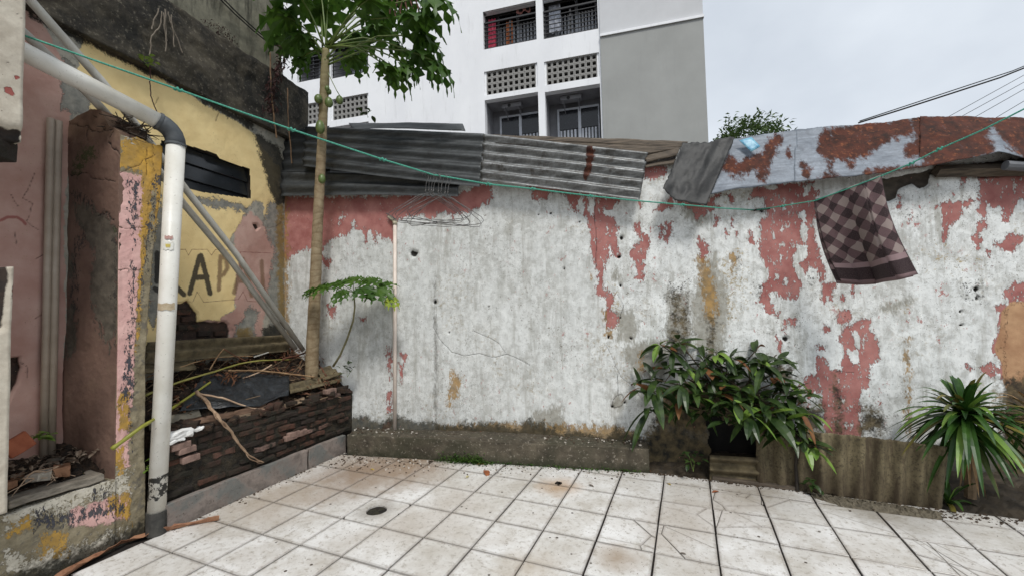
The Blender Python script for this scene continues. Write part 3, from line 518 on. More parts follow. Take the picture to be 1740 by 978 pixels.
# ------------------------------------------------------------------ ground, floor and its tiles
gm = simple('soil', hexl(44, 38, 30), hexl(70, 60, 46), 14, bd=.01)
b = MB(); b.box((0, 0, -.16), (900, 900, .1)); tag(b.build('ground', gm, loc=(0, 0, -.2)), kind='structure')
T = .3; JX = .0045
mort = NT('mortar', .95); _c = mort.mix(mort.rng(mort.noise(16, 6, .7), .4, .65), hexl(18, 14, 11), hexl(40, 31, 25)); mort = mort.out(_c, mort.noise(90, 4), .002, .6)
def bench_lim(X): return BA[1]+(X-BA[0])*E1[1]/E1[0]
b = MB(); b.box((1.9, -1.75, -.054), (6.6, 4.44, .09)); floor = b.build('floor', mort, loc=(0, -1, -.1)); tag(floor, kind='structure')
tm = NT('tile_glaze', .4); oi = tm.N.new('ShaderNodeObjectInfo').outputs['Random']
c = tm.mix(oi, hexl(216, 214, 210), hexl(230, 229, 227))
c = tm.mix(tm.rng(tm.noise(2.6, 7, .72, glob=True), .42, .66, 0, .9), c, hexl(184, 178, 168))
c = tm.mix(tm.rng(tm.noise(.9, 3, .5, glob=True, dist=.5), .52, .66, 0, .55), c, hexl(178, 168, 156))
c = tm.mix(tm.rng(tm.noise(30, 8, .78, glob=True), .52, .64, 0, .7), c, hexl(142, 132, 118))
def near_pt(px_, py_, r0, r1):                     # dirt gathered round a real spot of the floor
    p = atZ(px_, py_); v = tm.N.new('ShaderNodeVectorMath'); v.operation = 'DISTANCE'; tm.l(tm.gpos, v.inputs[0]); v.inputs[1].default_value = p
    return tm.rng(tm.math('ADD', v.outputs['Value'], tm.math('MULTIPLY', tm.math('SUBTRACT', tm.noise(7, 5, .7, glob=True), .5), r1*.9)), r0, r1, 1, 0)
for (x_, y_, r0, r1, col_, am) in [(620, 800, .1, .65, hexl(138, 112, 88), .8), (700, 790, .05, .5, hexl(146, 122, 98), .75), (950, 826, .04, .2, hexl(176, 142, 104), .75), (640, 866, .05, .16, hexl(120, 110, 96), .6), (1050, 945, .02, .15, hexl(150, 128, 104), .7), (1500, 862, .1, .4, hexl(120, 112, 98), .6), (470, 850, .1, .5, hexl(160, 140, 116), .5), (900, 962, .02, .2, hexl(176, 160, 138), .5), (1290, 835, .05, .3, hexl(130, 118, 100), .5)]:
    c = tm.mix(tm.math('MULTIPLY', near_pt(x_, y_, r0, r1), am), c, col_)
v = tm.voro(9, glob=True); c = tm.mix(tm.math('MULTIPLY', tm.math('LESS_THAN', v, .07), tm.math('GREATER_THAN', tm.noise(2.2, 3, glob=True), .46)), c, hexl(70, 58, 48))
v = tm.voro(37, glob=True); c = tm.mix(tm.math('MULTIPLY', tm.math('LESS_THAN', v, .1), tm.math('GREATER_THAN', tm.noise(4.2, 4, glob=True), .5)), c, hexl(96, 82, 68))
ed = tm.attr('edge'); c = tm.mix(tm.math('MULTIPLY', tm.rng(tm.math('ADD', ed, tm.math('MULTIPLY', tm.math('SUBTRACT', tm.noise(22, 5, .7, glob=True), .5), .9)), .4, 1.05), .45), c, hexl(112, 102, 92))
tm.b.inputs['Specular IOR Level'].default_value = .45
tile_m = tm.out(c, tm.noise(5, 3, .5, glob=True), .004, .3, rough=tm.rng(tm.noise(6, 5, .7, glob=True), .3, .7, .22, .5))
def clip(poly, a, bb, c_):                        # keep a*x+b*y<=c
    out = []; n = len(poly)
    for i in range(n):
        p, q = poly[i], poly[(i+1) % n]; dp = a*p[0]+bb*p[1]-c_; dq = a*q[0]+bb*q[1]-c_
        if dp <= 0: out.append(p)
        if (dp < 0 < dq) or (dq < 0 < dp): t = dp/(dp-dq); out.append((p[0]+(q[0]-p[0])*t, p[1]+(q[1]-p[1])*t))
    return out
def area(p): return .5*abs(sum(p[i][0]*p[(i+1) % len(p)][1]-p[(i+1) % len(p)][0]*p[i][1] for i in range(len(p))))
def inset(poly, d):
    cx = sum(p[0] for p in poly)/len(poly); cy = sum(p[1] for p in poly)/len(poly); out = poly
    n = len(poly)
    for i in range(n):
        p, q = poly[i], poly[(i+1) % n]; ex, ey = q[0]-p[0], q[1]-p[1]; l = math.hypot(ex, ey)
        if l < 1e-6: continue
        nx, ny = ey/l, -ex/l
        if nx*(cx-p[0])+ny*(cy-p[1]) > 0: nx, ny = -nx, -ny
        out = clip(out, nx, ny, nx*p[0]+ny*p[1]-d)
        if len(out) < 3: return []
    return out
CRACKS = []       # straight breaks: (point, point) of the floor, in metres; they run through the tiles they cross
def crack(*pts):
    q = [atZ(x, y) for x, y in pts]
    for a_, b_ in zip(q, q[1:]): CRACKS.append(((a_.x, a_.y), (b_.x, b_.y)))
SHATTER = [((1255, 838), 11, .14, (1250, 845)), ((1166, 874), 3, .1, (1166, 874)), ((1096, 908), 7, .05, (1105, 924)), ((1330, 848), 4, .16, (1320, 845)), ((1262, 885), 4, .12, (1235, 868)), ((1150, 905), 4, .09, (1140, 893))]
crack((1500,880),(1570,922)); crack((1560,922),(1610,955)); crack((1610,955),(1690,977)); crack((1600,928),(1700,975)); crack((1610,955),(1640,985)); crack((1300,840),(1500,866)); crack((1300,852),(1400,868)); crack((1400,868),(1520,905))
def tile_piece(b, poly, z, tilt, edge, bev=.0022):
    if len(poly) < 3 or area(poly) < 2e-4: return
    if sum(poly[i][0]*poly[(i+1) % len(poly)][1]-poly[(i+1) % len(poly)][0]*poly[i][1] for i in range(len(poly))) < 0: poly = poly[::-1]
    cx = sum(p[0] for p in poly)/len(poly); cy = sum(p[1] for p in poly)/len(poly); n = len(poly)
    zf = lambda p: z+tilt[0]*(p[0]-cx)+tilt[1]*(p[1]-cy)
    s_ = lambda p, k: (cx+(p[0]-cx)*k, cy+(p[1]-cy)*k)
    r = max(math.hypot(p[0]-cx, p[1]-cy) for p in poly); k1 = 1-bev/r; k2 = 1-.035/max(r, .08)
    vs = [(*p, -.012) for p in poly]+[(*p, zf(p)-bev*.7) for p in poly]+[(*s_(p, k1), zf(p)) for p in poly]+[(*s_(p, k2), zf(p)) for p in poly]
    fs = []
    for L_ in range(3): fs += [(L_*n+i, L_*n+(i+1) % n, (L_+1)*n+(i+1) % n, (L_+1)*n+i) for i in range(n)]
    fs.append(tuple(range(3*n, 4*n))); b.add(vs, fs); edge += [1]*(3*n)+[0]*n
def cut_by(polys, A, B, box):
    a_, b_ = np.array(A), np.array(B); d = b_-a_; l = np.hypot(*d); nx, ny = d[1]/l, -d[0]/l; c_ = nx*a_[0]+ny*a_[1]; out = []
    for p in polys:
        cx = sum(q[0] for q in p)/len(p); cy = sum(q[1] for q in p)/len(p); t = ((cx-a_[0])*d[0]+(cy-a_[1])*d[1])/(l*l)
        p1 = clip(p, nx, ny, c_-.0012); p2 = clip(p, -nx, -ny, -c_-.0012)
        if len(p1) > 2 and len(p2) > 2 and area(p1) > 3e-4 and area(p2) > 3e-4: out += [p1, p2]
        else: out.append(p)
    return out
def seg_hits(A, B, x0, y0, x1, y1):
    for k in range(21):
        t = k/20; x = A[0]+(B[0]-A[0])*t; y = A[1]+(B[1]-A[1])*t
        if x0+.01 < x < x1-.01 and y0+.01 < y < y1-.01: return True
    return False
hole1 = atZ(640, 866); hole1r = .064
ntile = 0
for i in range(-4, 17):
    for j in range(-12, 2):
        x0, y0 = i*T+JX, j*T+JX; x1, y1 = (i+1)*T-JX, (j+1)*T-JX
        pxs, pys = toPx(np.array([[x0, y0, 0], [x1, y0, 0], [x1, y1, 0], [x0, y1, 0]]))
        dd = (np.array([(x0+x1)/2, (y0+y1)/2, 0])-CAM)@_F
        pass
        j0 = rnd.uniform(-.0015, .0015); poly = [(x0+j0, y0), (x1+j0, y0), (x1+j0, y1), (x0+j0, y1)]
        poly = clip(poly, -1, 0, 1.163); poly = clip(poly, -E1[1], E1[0], -E1[1]*BA[0]+E1[0]*BA[1]-.004) if x0 < 1.38 else clip(poly, 0, 1, .455)
        if len(poly) < 3 or area(poly) < 6e-4: continue
        pieces = [poly]
        for A, B in CRACKS:
            if seg_hits(A, B, x0, y0, x1, y1): pieces = cut_by(pieces, A, B, None)
        for (sx_, sy_), ns_, sp_, (hx_, hy_) in SHATTER:
            tc_ = atZ(sx_, sy_)
            if x0 < tc_.x < x1 and y0 < tc_.y < y1:
                hc = atZ(hx_, hy_); sr = random.Random(ns_*7+i); sd_s = [(hc.x+sr.gauss(0, sp_), hc.y+sr.gauss(0, sp_)) for _ in range(ns_)]; np_ = []
                for a_s in sd_s:
                    q = poly
                    for b_s in sd_s:
                        if b_s is a_s or len(q) < 3: continue
                        dx, dy = b_s[0]-a_s[0], b_s[1]-a_s[1]; l_ = math.hypot(dx, dy); q = clip(q, dx/l_, dy/l_, (dx*(a_s[0]+b_s[0])/2+dy*(a_s[1]+b_s[1])/2)/l_-.0016)
                    if len(q) > 2 and area(q) > 1.5e-4: np_.append(q)
                pieces = np_
        b = MB(); edge = []; z = rnd.uniform(-.0012, .0012); tl = (rnd.uniform(-.006, .006), rnd.uniform(-.006, .006))
        if x0 < hole1.x < x1 and y0 < hole1.y < y1:
            K = 48; cx, cy = hole1.x, hole1.y; O = []; I = []; In = []
            for k in range(K):
                g = 2*math.pi*k/K; c_, s_ = math.cos(g), math.sin(g)
                tx = ((x1-cx)/c_ if c_ > 0 else (x0-cx)/c_) if abs(c_) > 1e-6 else 1e9; ty = ((y1-cy)/s_ if s_ > 0 else (y0-cy)/s_) if abs(s_) > 1e-6 else 1e9
                tt = min(tx, ty); O.append((cx+c_*tt, cy+s_*tt)); rr = hole1r*(1+.03*math.sin(3*g+1)+.02*math.sin(9*g)); I.append((cx+c_*rr, cy+s_*rr))
            vs = [(*p, -.012) for p in O]+[(*p, 0) for p in O]+[(*p, 0) for p in I]+[(*p, -.02) for p in I]
            fs = [(L_*K+k, L_*K+(k+1) % K, (L_+1)*K+(k+1) % K, (L_+1)*K+k) for L_ in range(3) for k in range(K)]; b.add(vs, fs); edge = [1]*K+[.5]*K+[.0]*K+[.5]*K
        else:
            for p in pieces:
                tl2 = (tl[0]+rnd.uniform(-.01, .01), tl[1]+rnd.uniform(-.01, .01)) if len(pieces) > 1 else tl
                tile_piece(b, p, z+(rnd.uniform(-.002, .001) if len(pieces) > 1 else 0), tl2, edge)
        if not b.v: continue
        o = b.build('tile', tile_m, floor); a = o.data.attributes.new('edge', 'FLOAT', 'POINT'); a.data.foreach_set('value', edge); ntile += 1
        if len(pieces) > 2: o['label'] = 'cracked floor tile broken into pieces'
# drain and small hole
dm = simple('wet_moss', hexl(24, 24, 14), hexl(46, 42, 24), 60, bd=.01)
b = MB(); K = 26; ring = [(hole1.x+math.cos(2*math.pi*k/K)*.073, hole1.y+math.sin(2*math.pi*k/K)*.073, -.0105) for k in range(K)]
vs = [(hole1.x, hole1.y, -.008)]+[(hole1.x+(p[0]-hole1.x)*f, hole1.y+(p[1]-hole1.y)*f, -.011+.004*rnd.random()) for f in (.33, .66) for p in ring]+ring
fs = [(0, 1+k, 1+(k+1) % K) for k in range(K)]+[(1+L_*K+k, 1+(L_+1)*K+k, 1+(L_+1)*K+(k+1) % K, 1+L_*K+(k+1) % K) for L_ in range(2) for k in range(K)]
b.add(vs, fs); tag(b.build('floor_drain', dm, smooth=True), 'round moss-filled drain hole in a floor tile near the left kerb', 'drain')
h2 = atZ(950, 821); b = MB()
for k in range(14):
    b.box((h2.x+rnd.uniform(-.022, .022), h2.y+rnd.uniform(-.018, .018), .002), (.014, .012, .008), Matrix.Rotation(rnd.random()*3, 3, 'Z'))
tag(b.build('floor_plug', simple('black_grit', hexl(22, 18, 14), hexl(48, 38, 28), 60)), 'small black clogged hole on a tile joint with a brown stain round it', 'drain')

# ------------------------------------------------------------------ concrete bench kerb along the back wall
cm = NT('old_concrete', .92)
_c = cm.mix(cm.rng(cm.noise(7, 7, .7), .36, .64), hexl(60, 54, 44), hexl(96, 88, 74)); _c = cm.mix(cm.rng(cm.noise(3.2, 5, .6), .45, .62, 0, .8), _c, hexl(58, 56, 42)); _c = cm.mix(cm.rng(cm.noise(45, 5, .7), .58, .66, 0, .7), _c, hexl(158, 150, 136))
_sp = cm.N.new('ShaderNodeSeparateXYZ'); cm.l(cm.gpos, _sp.inputs[0]); _c = cm.mix(cm.rng(cm.math('ADD', _sp.outputs[2], cm.math('MULTIPLY', cm.noise(14, 5, .7), .12)), .05, .14, .8, 0), _c, hexl(38, 42, 22))
cm = cm.out(_c, cm.noise(24, 7, .72), .008, .9)
def bench_fields(px, py, u, z): return dict(_d=(fbm(u*5, z*9)-.5)*.016+(fbm(u*40, z*40)-.5)*.006)
bench = thing('concrete_ledge', 'long mossy concrete ledge at the foot of the back wall', 'ledge', (BA[0], BA[1], 0))
grid_wall('front_face', BA, E1, 2.545, -.02, .175, .01, .006, cm, bench_fields, bench)
# uneven top as a heightfield
nu, nv = 220, 18; vs = []; U_, V_ = np.meshgrid(np.linspace(0, 2.545, nu), np.linspace(0, .21, nv)); Zt = .172+.02*np.sin(U_*1.3)+.014*(U_ < .5)*0+(fbm(U_*12, V_*12)-.5)*.02-.008*(V_ < .008)+(fbm(U_*50, V_*50)-.5)*.008
Zt[0] = .168
P = np.stack([BA[0]+U_*E1[0]-BN[0]*(V_+.001), BA[1]+U_*E1[1]-BN[1]*(V_+.001), Zt], -1).reshape(-1, 3)
idx = np.arange(nu*nv).reshape(nv, nu); q = np.stack([idx[:-1, :-1], idx[:-1, 1:], idx[1:, 1:], idx[1:, :-1]], -1).reshape(-1, 4)
b = MB(); b.add(P.tolist(), q.tolist()); e_ = BA+E1*2.545
b.add([(e_[0], e_[1], -.02), (e_[0]-BN[0]*.21, e_[1]-BN[1]*.21, -.02), (e_[0]-BN[0]*.21, e_[1]-BN[1]*.21, .172), (e_[0], e_[1], .172)], [(0, 1, 2, 3)]); b.build('top', cm, bench, smooth=False)

# ------------------------------------------------------------------ brick planter with its kerb slabs
kerb_m = simple('pinkish_concrete', hexl(116, 104, 98), hexl(154, 140, 132), 16, bd=.006)
km = NT('kerb_slab', .9); _c = km.mix(km.rng(km.noise(10, 7, .7), .36, .62), hexl(104, 96, 90), hexl(146, 134, 126)); _c = km.mix(km.rng(km.noise(5, 5, .65), .5, .6), _c, hexl(108, 108, 104)); _c = km.mix(km.rng(km.noise(50, 5, .7), .6, .68), _c, hexl(70, 62, 54)); km = km.out(_c, km.noise(30, 7, .72), .006, .9)
planter = thing('brick_planter', 'dark mossy brick planter box beside the tall white drainpipe', 'planter', (-1.3, -.6, 0))
for k, (ya, yb) in enumerate([(-1.395, -.40), (-.385, .005)]):
    o = subdiv_box((-1.185, (ya+yb)/2, .072), (.04, yb-ya, .165), 10, km, 'kerb_slab', planter, .006, 9, k, bev=.003)
BX = -1.2; bh = .046; bl = .19; row = 0; z = .165; nbk = 0
bmesh_cache = []
for k in range(10):
    bb = MB(); bb.box((0, 0, 0), (.09, bl-.012, bh-.009)); o = subdiv_box((0, 0, -50), (.09, bl-.012, bh-.009), 2, brick_m, 'tmp', None, .011, 20, k, bev=.006); bmesh_cache.append(o.data); bpy.data.objects.remove(o)
mort_dark = simple('black_mortar', hexl(26, 23, 18), hexl(58, 50, 36), 26, bd=.03, bs=1.)
def top_z(y): return float(np.interp(y, [-1.42, -1.3, -.9, -.5, 0, .2], [.56, .55, .53, .52, .53, .54]))
b = MB()
ys = np.linspace(-1.40, .17, 40)
b.prism([(BX-.075, -1.40, .02)]+[(BX-.075, y, top_z(y)-.035) for y in ys]+[(BX-.075, .17, .02)], (.056, 0, 0)); b.build('mortar', mort_dark, planter)
while z < .5:
    y = -1.40+(bl/2 if row % 2 else 0)
    while y < .1:
        yc = y+bl/2
        if yc+bl/2 < .19 and z+bh < top_z(yc)+.012 and rnd.random() > .1:
            o = link('brick', bmesh_cache[rnd.randrange(10)], planter, (BX-.045+rnd.uniform(-.014, .012), yc+rnd.uniform(-.012, .012), z+bh/2+rnd.uniform(-.003, .003))); o.rotation_euler = (rnd.uniform(-.06, .06), rnd.uniform(-.08, .08), rnd.choice((0, math.pi))+rnd.uniform(-.09, .09)); o.scale = (1, rnd.uniform(.72, 1.02), rnd.uniform(.8, 1.02)); nbk += 1
        y += bl
    z += bh; row += 1
# return wall at the corner end (faces the yard across the ledge)
b = MB(); b.prism([(BX-.05, .15, .02), (BX-.6, .06, .02), (BX-.6, .06, .6), (BX-.05, .15, .52)], (0, .03, 0)); b.build('end_wall', mort_dark, planter)
z = .165; row = 0
# soil and rubbish heap: rises towards the left wall
def heap_h(X, Y):
    t = np.clip((BX-.06-X)/.62, 0, 1); base = .5+t*.40+.03*np.sin(Y*5); return base+(fbm(X*9, Y*9)-.5)*.13+(fbm(X*40, Y*40)-.5)*.03-.3*np.clip((-1.30-Y)/.1, 0, 1)*(X > -1.35)
hm_ = NT('rotting_litter', .95); _c = hm_.mix(hm_.rng(hm_.noise(16, 7, .75), .4, .6), hexl(30, 24, 18), hexl(66, 48, 34)); _c = hm_.mix(hm_.rng(hm_.noise(50, 6, .7), .6, .68), _c, hexl(116, 98, 78)); hm_ = hm_.out(_c, hm_.noise(40, 7, .75), .02, 1.)
nx_, ny_ = 110, 190; Xg, Yg = np.meshgrid(np.linspace(-1.98, BX-.06, nx_), np.linspace(-1.44, .2, ny_)); Hz = heap_h(Xg, Yg)
P = np.stack([Xg, Yg, Hz], -1).reshape(-1, 3); idx = np.arange(nx_*ny_).reshape(ny_, nx_); q = np.stack([idx[:-1, :-1], idx[:-1, 1:], idx[1:, 1:], idx[1:, :-1]], -1).reshape(-1, 4)
b = MB(); b.add(P.tolist(), q.tolist()); tag(b.build('rubbish_heap', hm_), 'dark heap of rotting litter and soil filling the brick planter', 'heap', kind='stuff')
# ------------------------------------------------------------------ apartment block behind
GE = np.array([.991, .131]); GE /= np.hypot(*GE); GN = np.array([GE[1], -GE[0]]); GP = CAM+_F*14
def atG(x, y, off=0.): return atP(x, y, (GP[0]+GN[0]*off, GP[1]+GN[1]*off, 0), (GN[0], GN[1], 0))
G0 = np.array(atG(1201, 235)[:2])
def gu(x, y): q = atG(x, y); return float((np.array(q[:2])-G0)@GE)
def GW(u, z, off=0.): q = G0+GE*u+GN*off; return Vector((q[0], q[1], z))
gr = Matrix.Rotation(math.atan2(GE[1], GE[0]), 3, 'Z')
wp = NT('white_paint', .75); _c = wp.mix(wp.rng(wp.noise(1.1, 6, .6, stretch=(1, 1, .5)), .35, .7), hexl(242, 243, 245), hexl(232, 233, 236)); _c = wp.mix(wp.rng(wp.noise(3, 7, .7, stretch=(2, 2, .25)), .56, .76, 0, .45), _c, hexl(190, 190, 188)); wp = wp.out(_c, wp.noise(4, 6, .6), .01, .35)
gp = NT('grey_paint', .75); _c = gp.mix(gp.rng(gp.noise(.9, 6, .6), .35, .7), hexl(160, 161, 158), hexl(150, 151, 148)); _c = gp.mix(gp.rng(gp.noise(2, 7, .7, stretch=(3, 3, .3)), .55, .8, 0, .4), _c, hexl(134, 135, 132)); gp = gp.out(_c, gp.noise(3, 6, .6), .01, .35)
lg = simple('light_grey_paint', hexl(206, 207, 209), hexl(196, 197, 199), .8, bs=.2)
blk = simple('black_metal', hexl(30, 30, 32), hexl(44, 44, 46), 9, rough=.5, bs=.1)
blockm = simple('block_concrete', hexl(138, 137, 134), hexl(154, 152, 148), 5, bs=.3)
frm = simple('white_frame', hexl(205, 208, 214), hexl(192, 196, 204), 3, rough=.5, bs=.1)
glz = simple('dark_pane', hexl(22, 24, 28), hexl(34, 36, 42), 2, rough=.12, bs=.05)
inner = simple('recess_shade_grey', hexl(122, 122, 126), hexl(140, 140, 144), 2, bs=.2)  # grey puts the balcony's shade into the colour, air conditioners included
bld = thing('apartment_building', 'white and grey apartment block with balconies and breeze-block vents behind the yard', 'building', (G0[0], G0[1], -.2))
def gbox(b, u0, u1, z0, z1, o0, o1): b.box(GW((u0+u1)/2, (z0+z1)/2, (o0+o1)/2), (abs(u1-u0), abs(o1-o0), abs(z1-z0)), gr)
ZT = 15.
def zz(x, y): return float(atG(x, y)[2])
# columns: (u range, [ (z0,z1,kind) ... ])
cA = (gu(823, 150), gu(914, 150)); cB = (gu(925, 130), gu(1019, 130)); cC = (gu(505, 180), gu(553, 180)); cD = (gu(562, 175), gu(626, 165))
vA = (zz(870, 155), zz(870, 114)); vB = (zz(972, 138), zz(972, 97)); vC = (zz(565, 198), zz(565, 168))
cols = []
def col(u0, u1, rail_z, vz, low_top): cols.append((u0, u1, [(low_top-2.15, low_top, 'door'), (vz[0], vz[1], 'vent'), (rail_z, rail_z+2.3, 'rail'), (rail_z+3.0+(vz[0]-rail_z), rail_z+3.0+(vz[1]-rail_z), 'vent')]))
col(*cA, zz(867, 76), vA, zz(872, 163)); col(*cB, zz(970, 58), vB, zz(976, 149)); col(*cC, zz(525, 137), (vA[0], vA[1]), vA[0]-.26); col(*cD, zz(585, 130), (vA[0], vA[1]), vA[0]-.26)
cols.sort()
uL = -17.; prev = uL; wallb = MB()
for u0, u1, ops in cols:
    gbox(wallb, prev, u0, -.2, ZT, 0, -.25); zc = -.2
    for z0, z1, k in ops:
        gbox(wallb, u0, u1, zc, z0, 0, -.25); zc = z1
    gbox(wallb, u0, u1, zc, ZT, 0, -.25); prev = u1
gbox(wallb, prev, 0, -.2, ZT, 0, -.25); wallb.build('wall', wp, bld)
b = MB(); gbox(b, uL, 0, -.2, ZT, -1.62, -11); gbox(b, -.25, 0, -.2, ZT, -.25, -1.62); b.build('rear_wall', wp, bld)
u2 = gu(1021, 100); zl = zz(1100, 48)
b = MB(); gbox(b, u2, .03, -.2, zl-.05, .002, .07); b.build('grey_panel', gp, bld)
b = MB(); gbox(b, u2, .03, zl+.03, ZT, .002, .06); b.build('upper_panel', lg, bld)
b = MB(); gbox(b, u2, .05, zl-.05, zl+.03, .002, .12); b.build('ledge', wp, bld)
# pierced block, shared
S_ = .2; hb = MB(); o_h = .062
def ring_mesh():
    vs = []; 
    for z_ in (0., -.09):
        for r_ in (S_/2-.004, o_h): vs += [(-r_, z_, -r_), (r_, z_, -r_), (r_, z_, r_), (-r_, z_, r_)]
    fs = [];
    for k in range(4):
        n_ = (k+1) % 4; fs += [(k, n_, 4+n_, 4+k), (4+k, 4+n_, 12+n_, 12+k), (8+n_, 8+k, 12+k, 12+n_), (n_, k, 8+k, 8+n_)]
    me = bpy.data.meshes.new('block'); me.from_pydata([(x, -y, z) for x, y, z in vs], [], fs); me.materials.append(blockm); me.update(); return me
rm = ring_mesh()
for ci, (u0, u1, ops) in enumerate(cols):
    for z0, z1, k in ops:
        if k == 'vent':
            nc = max(1, round((u1-u0-.1)/S_)); nr = 4; sx = (u1-u0-.14)/nc; sz = (z1-z0)/nr
            pb = MB(); gbox(pb, u0, u1, z0-.05, z1+.05, -.3, -.34); v_ = pb.build('vent', dark_m, bld)
            fb = MB(); gbox(fb, u0, u0+.07, z0, z1, -.05, -.2); fb.build('side_strip', wp, v_); fb = MB(); gbox(fb, u1-.07, u1, z0, z1, -.05, -.2); fb.build('side_strip', wp, v_)
            for i in range(nc):
                for j in range(nr):
                    o = link('block', rm, v_, GW(u0+.07+sx*(i+.5), z0+sz*(j+.5), -.06)); o.rotation_euler = (0, 0, math.atan2(GE[1], GE[0])); o.scale = (sx/S_, 1, sz/S_)
        else:
            ft = z0 if k == 'rail' else z0
            rb = MB(); gbox(rb, u0-.002, u0-.06, z0-.1, z1+.1, -.26, -1.)
            gbox(rb, u1+.002, u1+.06, z0-.1, z1+.1, -.26, -1.)
            gbox(rb, u0, u1, z1+.003, z1+.1, -.26, -1.); gbox(rb, u0, u1, z0-.1, z0-.003, -.26, -1.); gbox(rb, u0-.06, u1+.06, z0-.1, z1+.1, -1., -1.1); rc = rb.build('balcony', inner, bld)
            db = MB(); w_ = u1-u0; dz = ft+2.12 if k == 'rail' else z1-.22
            for a_, c_ in ((u0+.3, u0+.3+.72), (u0+.3+.76, min(u1-.1, u0+.3+1.5))):
                db.cur = 0
                gbox(db, a_-.04, a_+.03, ft, dz, -.92, -1.); gbox(db, c_-.03, c_+.0, ft, dz, -.92, -1.); gbox(db, a_+.03, c_-.03, dz-.07, dz, -.921, -1.)
                pn = MB(); gbox(pn, a_+.03, c_-.03, dz-.75, dz-.07, -.94, -.96); gbox(pn, a_+.03, c_-.03, ft, dz-.8, -.94, -.96)
                pn.v = pn.v; pane = pn; pane.build('pane', glz if k == 'rail' else [glz, frm][0], rc)
                lp = MB()
                for q in range(5): gbox(lp, a_+.05+q*(c_-a_-.1)/5, a_+.05+(q+.55)*(c_-a_-.1)/5, ft, dz-.78, -.93, -.938)
                lp.build('door_slats', frm, rc)
            db.build('door_frame', frm, rc)
            if k == 'door':
                ab = MB(); um = (u0+u1)/2-.1; gbox(ab, um-.36, um+.36, z1-.16, z1-.01, -.42, -.7); ac = ab.build('air_conditioner', inner, bld, bevel=.015)
                fb = MB(); c_ = GW(um-.08, z1-.1, -.415); K = 20
                fb.add([c_+gr @ Vector((math.cos(6.283*q/K)*.06, 0, math.sin(6.283*q/K)*.06)) for q in range(K)], [tuple(range(K))]); fb.build('fan_grille', blk, ac)
                bb = MB()
                for s_ in (-.25, .25): gbox(bb, um+s_-.015, um+s_+.015, z1-.19, z1-.162, -.38, -1.); bb.tube([GW(um+s_, z1-.19, -.42), GW(um+s_, z1-.4, -.98)], .016, 5)
                bb.build('bracket', inner, ac)
            if k == 'rail':
                pb = MB(); n_ = 6
                for q in range(n_): gbox(pb, u0, u1, ft+.08+q*.15, ft+.1+q*.15, -.1, -.13)
                gbox(pb, u0, u1, ft+.08+n_*.15, ft+.13+n_*.15, -.09, -.15)
                for q in range(3): uq = u0+.02+(u1-u0-.04)*q/2; gbox(pb, uq-.03, uq+.03, ft, ft+.08+n_*.15, -.131, -.16)
                pb.build('railing', blk, bld)
                gb_ = MB()
                for q in range(3): gbox(gb_, u0, u1, ft+1.35+q*.3, ft+1.365+q*.3, -.1, -.115)
                gb_.build('drying_rail', frm, bld)
# laundry behind the railing
def cloth_box(u, z1, w_, h, off, colr, name, label, grp=None):
    m = simple('cloth_'+name+str(colr[:1]), colr, tuple(x*.8 for x in colr[:3]), 7); b = MB(); n_ = 9
    top = [GW(u+w_*i/(n_-1), z1, off+.03*math.sin(i*1.9)) for i in range(n_)]; bot = [GW(u+w_*i/(n_-1), z1-h-.03*math.sin(i), off+.05*math.sin(i*1.5+1)) for i in range(n_)]
    k = Vector((-GN[0]*.012, -GN[1]*.012, 0)); vs = top+bot+[p+k for p in top]+[p+k for p in bot]
    fs = [(i, n_+i, n_+i+1, i+1) for i in range(n_-1)]+[(2*n_+i+1, 3*n_+i+1, 3*n_+i, 2*n_+i) for i in range(n_-1)]+[(n_+i, 3*n_+i, 3*n_+i+1, n_+i+1) for i in range(n_-1)]+[(i+1, 2*n_+i+1, 2*n_+i, i) for i in range(n_-1)]
    b.add(vs, fs); return tag(b.build(name, m), label, 'laundry', grp)
zr = cols[2][2][2][0] if False else zz(867, 76)
cloth_box(cA[0]+.1, zr+1.25, .28, 1.1, -.3, hexl(196, 70, 96), 'towel', 'pink cloth hanging behind the left upper balcony railing')
cloth_box(cA[0]+.75, zr+1.05, .24, .95, -.34, hexl(176, 108, 70), 'shirt', 'orange-brown cloth hanging in the middle of the left upper balcony')
cloth_box(cA[0]+1.15, zr+1.75, .5, .5, -.3, hexl(176, 120, 112), 'blouse', 'patterned reddish cloth hung high at the right of the left upper balcony')
cloth_box(cB[0]+.15, zr+1.5, .4, 1.1, -.4, hexl(196, 200, 210), 'sheet', 'pale cloth hanging behind the right upper balcony railing')

